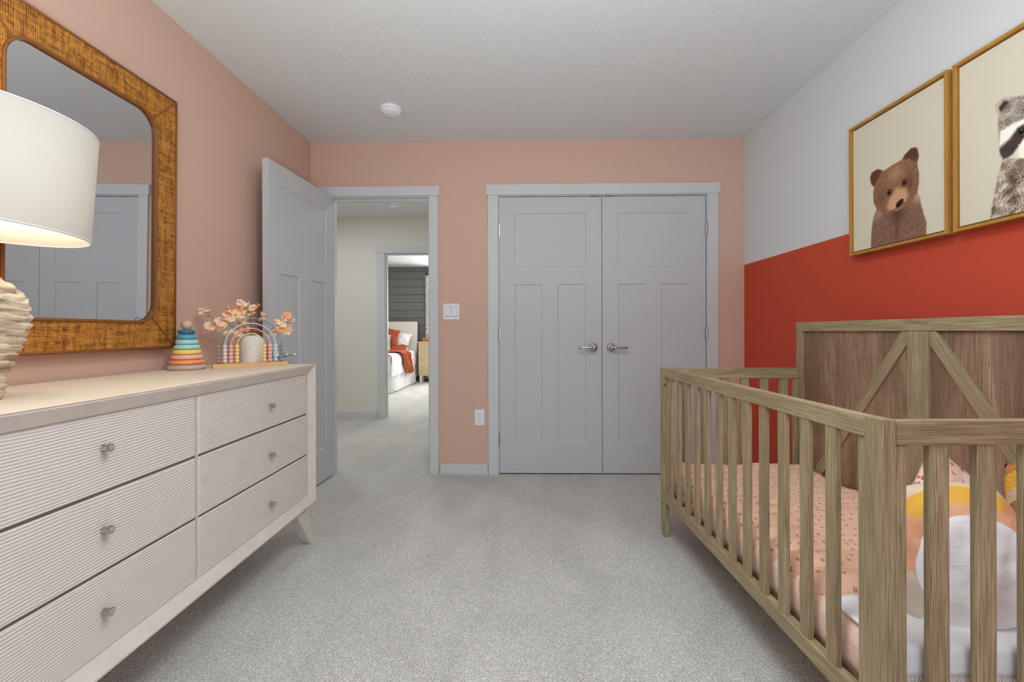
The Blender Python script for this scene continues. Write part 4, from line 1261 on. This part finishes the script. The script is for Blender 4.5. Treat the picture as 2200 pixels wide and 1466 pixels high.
# curtain
m, nt, b = newmat('white_curtain_black_marks', .85, .05)
nt.links.new(ramp(nt, noiset(nt, coords(nt, scale=(1, 1, .4)), 55, 2, .6, 1), [(.38, lin(50, 50, 52)), (.46, lin(238, 238, 238))]), b.inputs['Base Color'])
bm = bmesh.new()
grid(bm, lambda a, b_: (-2.03+.34*a+.01*math.sin(b_*3), 9.715+.028*math.sin(a*PI*2*4.5), .05+2.20*b_), 90, 24)
cu = obj('curtain', bm, m, None, True); cu.modifiers.new('thickness', 'SOLIDIFY').thickness = .003
prop(cu, 'white curtain with black marks hanging beside the far bedroom window', 'curtain')
ro = thing('curtain_rod', 'black curtain rod across the top of the far bedroom window', 'curtain rod', (-1.05, 9.715, 2.285))
bm = bmesh.new(); tube(bm, [(-.98, 0, 0), (.98, 0, 0)], .012, 12); obj('rod', bm, BLACK, ro, True)
bm = bmesh.new(); rbox(bm, -.92, -.89, -.005, .085, -.02, .02); obj('bracket', bm, BLACK, ro)
bm = bmesh.new(); rbox(bm, .89, .92, -.005, .085, -.02, .02); obj('bracket', bm, BLACK, ro)

# ------------------------------------------------------------------ light
def area(name, loc, rot, sx, sy, e, col=(1,1,1), shape='RECTANGLE'):
    l = bpy.data.lights.new(name, 'AREA'); l.shape = shape; l.size = sx; l.size_y = sy; l.energy = e; l.color = col
    o = bpy.data.objects.new(name, l); COL.objects.link(o); o.location = loc; o.rotation_euler = rot
    return o
area('daylight_window', ((WX0+WX1)/2, YF-T-.03, (WZ0+WZ1)/2), (PI/2, 0, 0), WX1-WX0, WZ1-WZ0, 13, (.80, .94, 1))
up = area('ceiling_bounce_fill', (.05, -.35, .85), (PI-math.radians(24), 0, 0), .5, .5, 36, (.86, .965, 1), 'DISK')  # unseen upward light added to brighten the ceiling
up.data.spread = math.radians(125)
area('ceiling_lamp_light', (.15, .95, CH-.03), (0, 0, 0), .5, .5, 15, (.90, .97, 1), 'DISK')
pl_ = bpy.data.lights.new('side_wall_fill', 'POINT'); pl_.energy = 15; pl_.color = (.90, .965, 1); pl_.shadow_soft_size = .16  # unseen point light, no fixture, added to brighten the side walls
po = bpy.data.objects.new('side_wall_fill', pl_); COL.objects.link(po); po.location = (.05, .75, 1.75)
area('hall_fill_light', (-2.2, 4.5, CH-.03), (0, 0, 0), .35, .35, 9, (.94, .98, 1), 'DISK')  # added fill for the hall wall and carpet, no fixture there
area('hall_fill_light_2', (-.95, 4.3, CH-.03), (0, 0, 0), .3, .3, 5, (.94, .98, 1), 'DISK')  # second added fill, just beyond the doorway
area('daylight_far_window', ((bx0+bx1)/2, BY1+T+.03, 1.5), (-PI/2, 0, 0), bx1-bx0, 1.37, 120, (.95, .98, 1))
area('far_bedroom_fill', (-2.4, 7.3, CH-.03), (0, 0, 0), .5, .5, 26, (1, .98, .96), 'DISK')  # unseen light added to lift the dark far bedroom
w = bpy.data.worlds.new('sky'); SC.world = w; w.use_nodes = True
w.node_tree.nodes['Background'].inputs[0].default_value = (.75, .85, 1, 1); w.node_tree.nodes['Background'].inputs[1].default_value = 1.0
SC.view_settings.view_transform = 'Standard'; SC.view_settings.look = 'None'; SC.view_settings.exposure = -0.12; SC.view_settings.gamma = 1
SC.cycles.max_bounces = 10; SC.cycles.diffuse_bounces = 7; SC.cycles.glossy_bounces = 4; SC.cycles.transmission_bounces = 5
SC.cycles.caustics_reflective = False; SC.cycles.caustics_refractive = False; SC.cycles.sample_clamp_indirect = 6
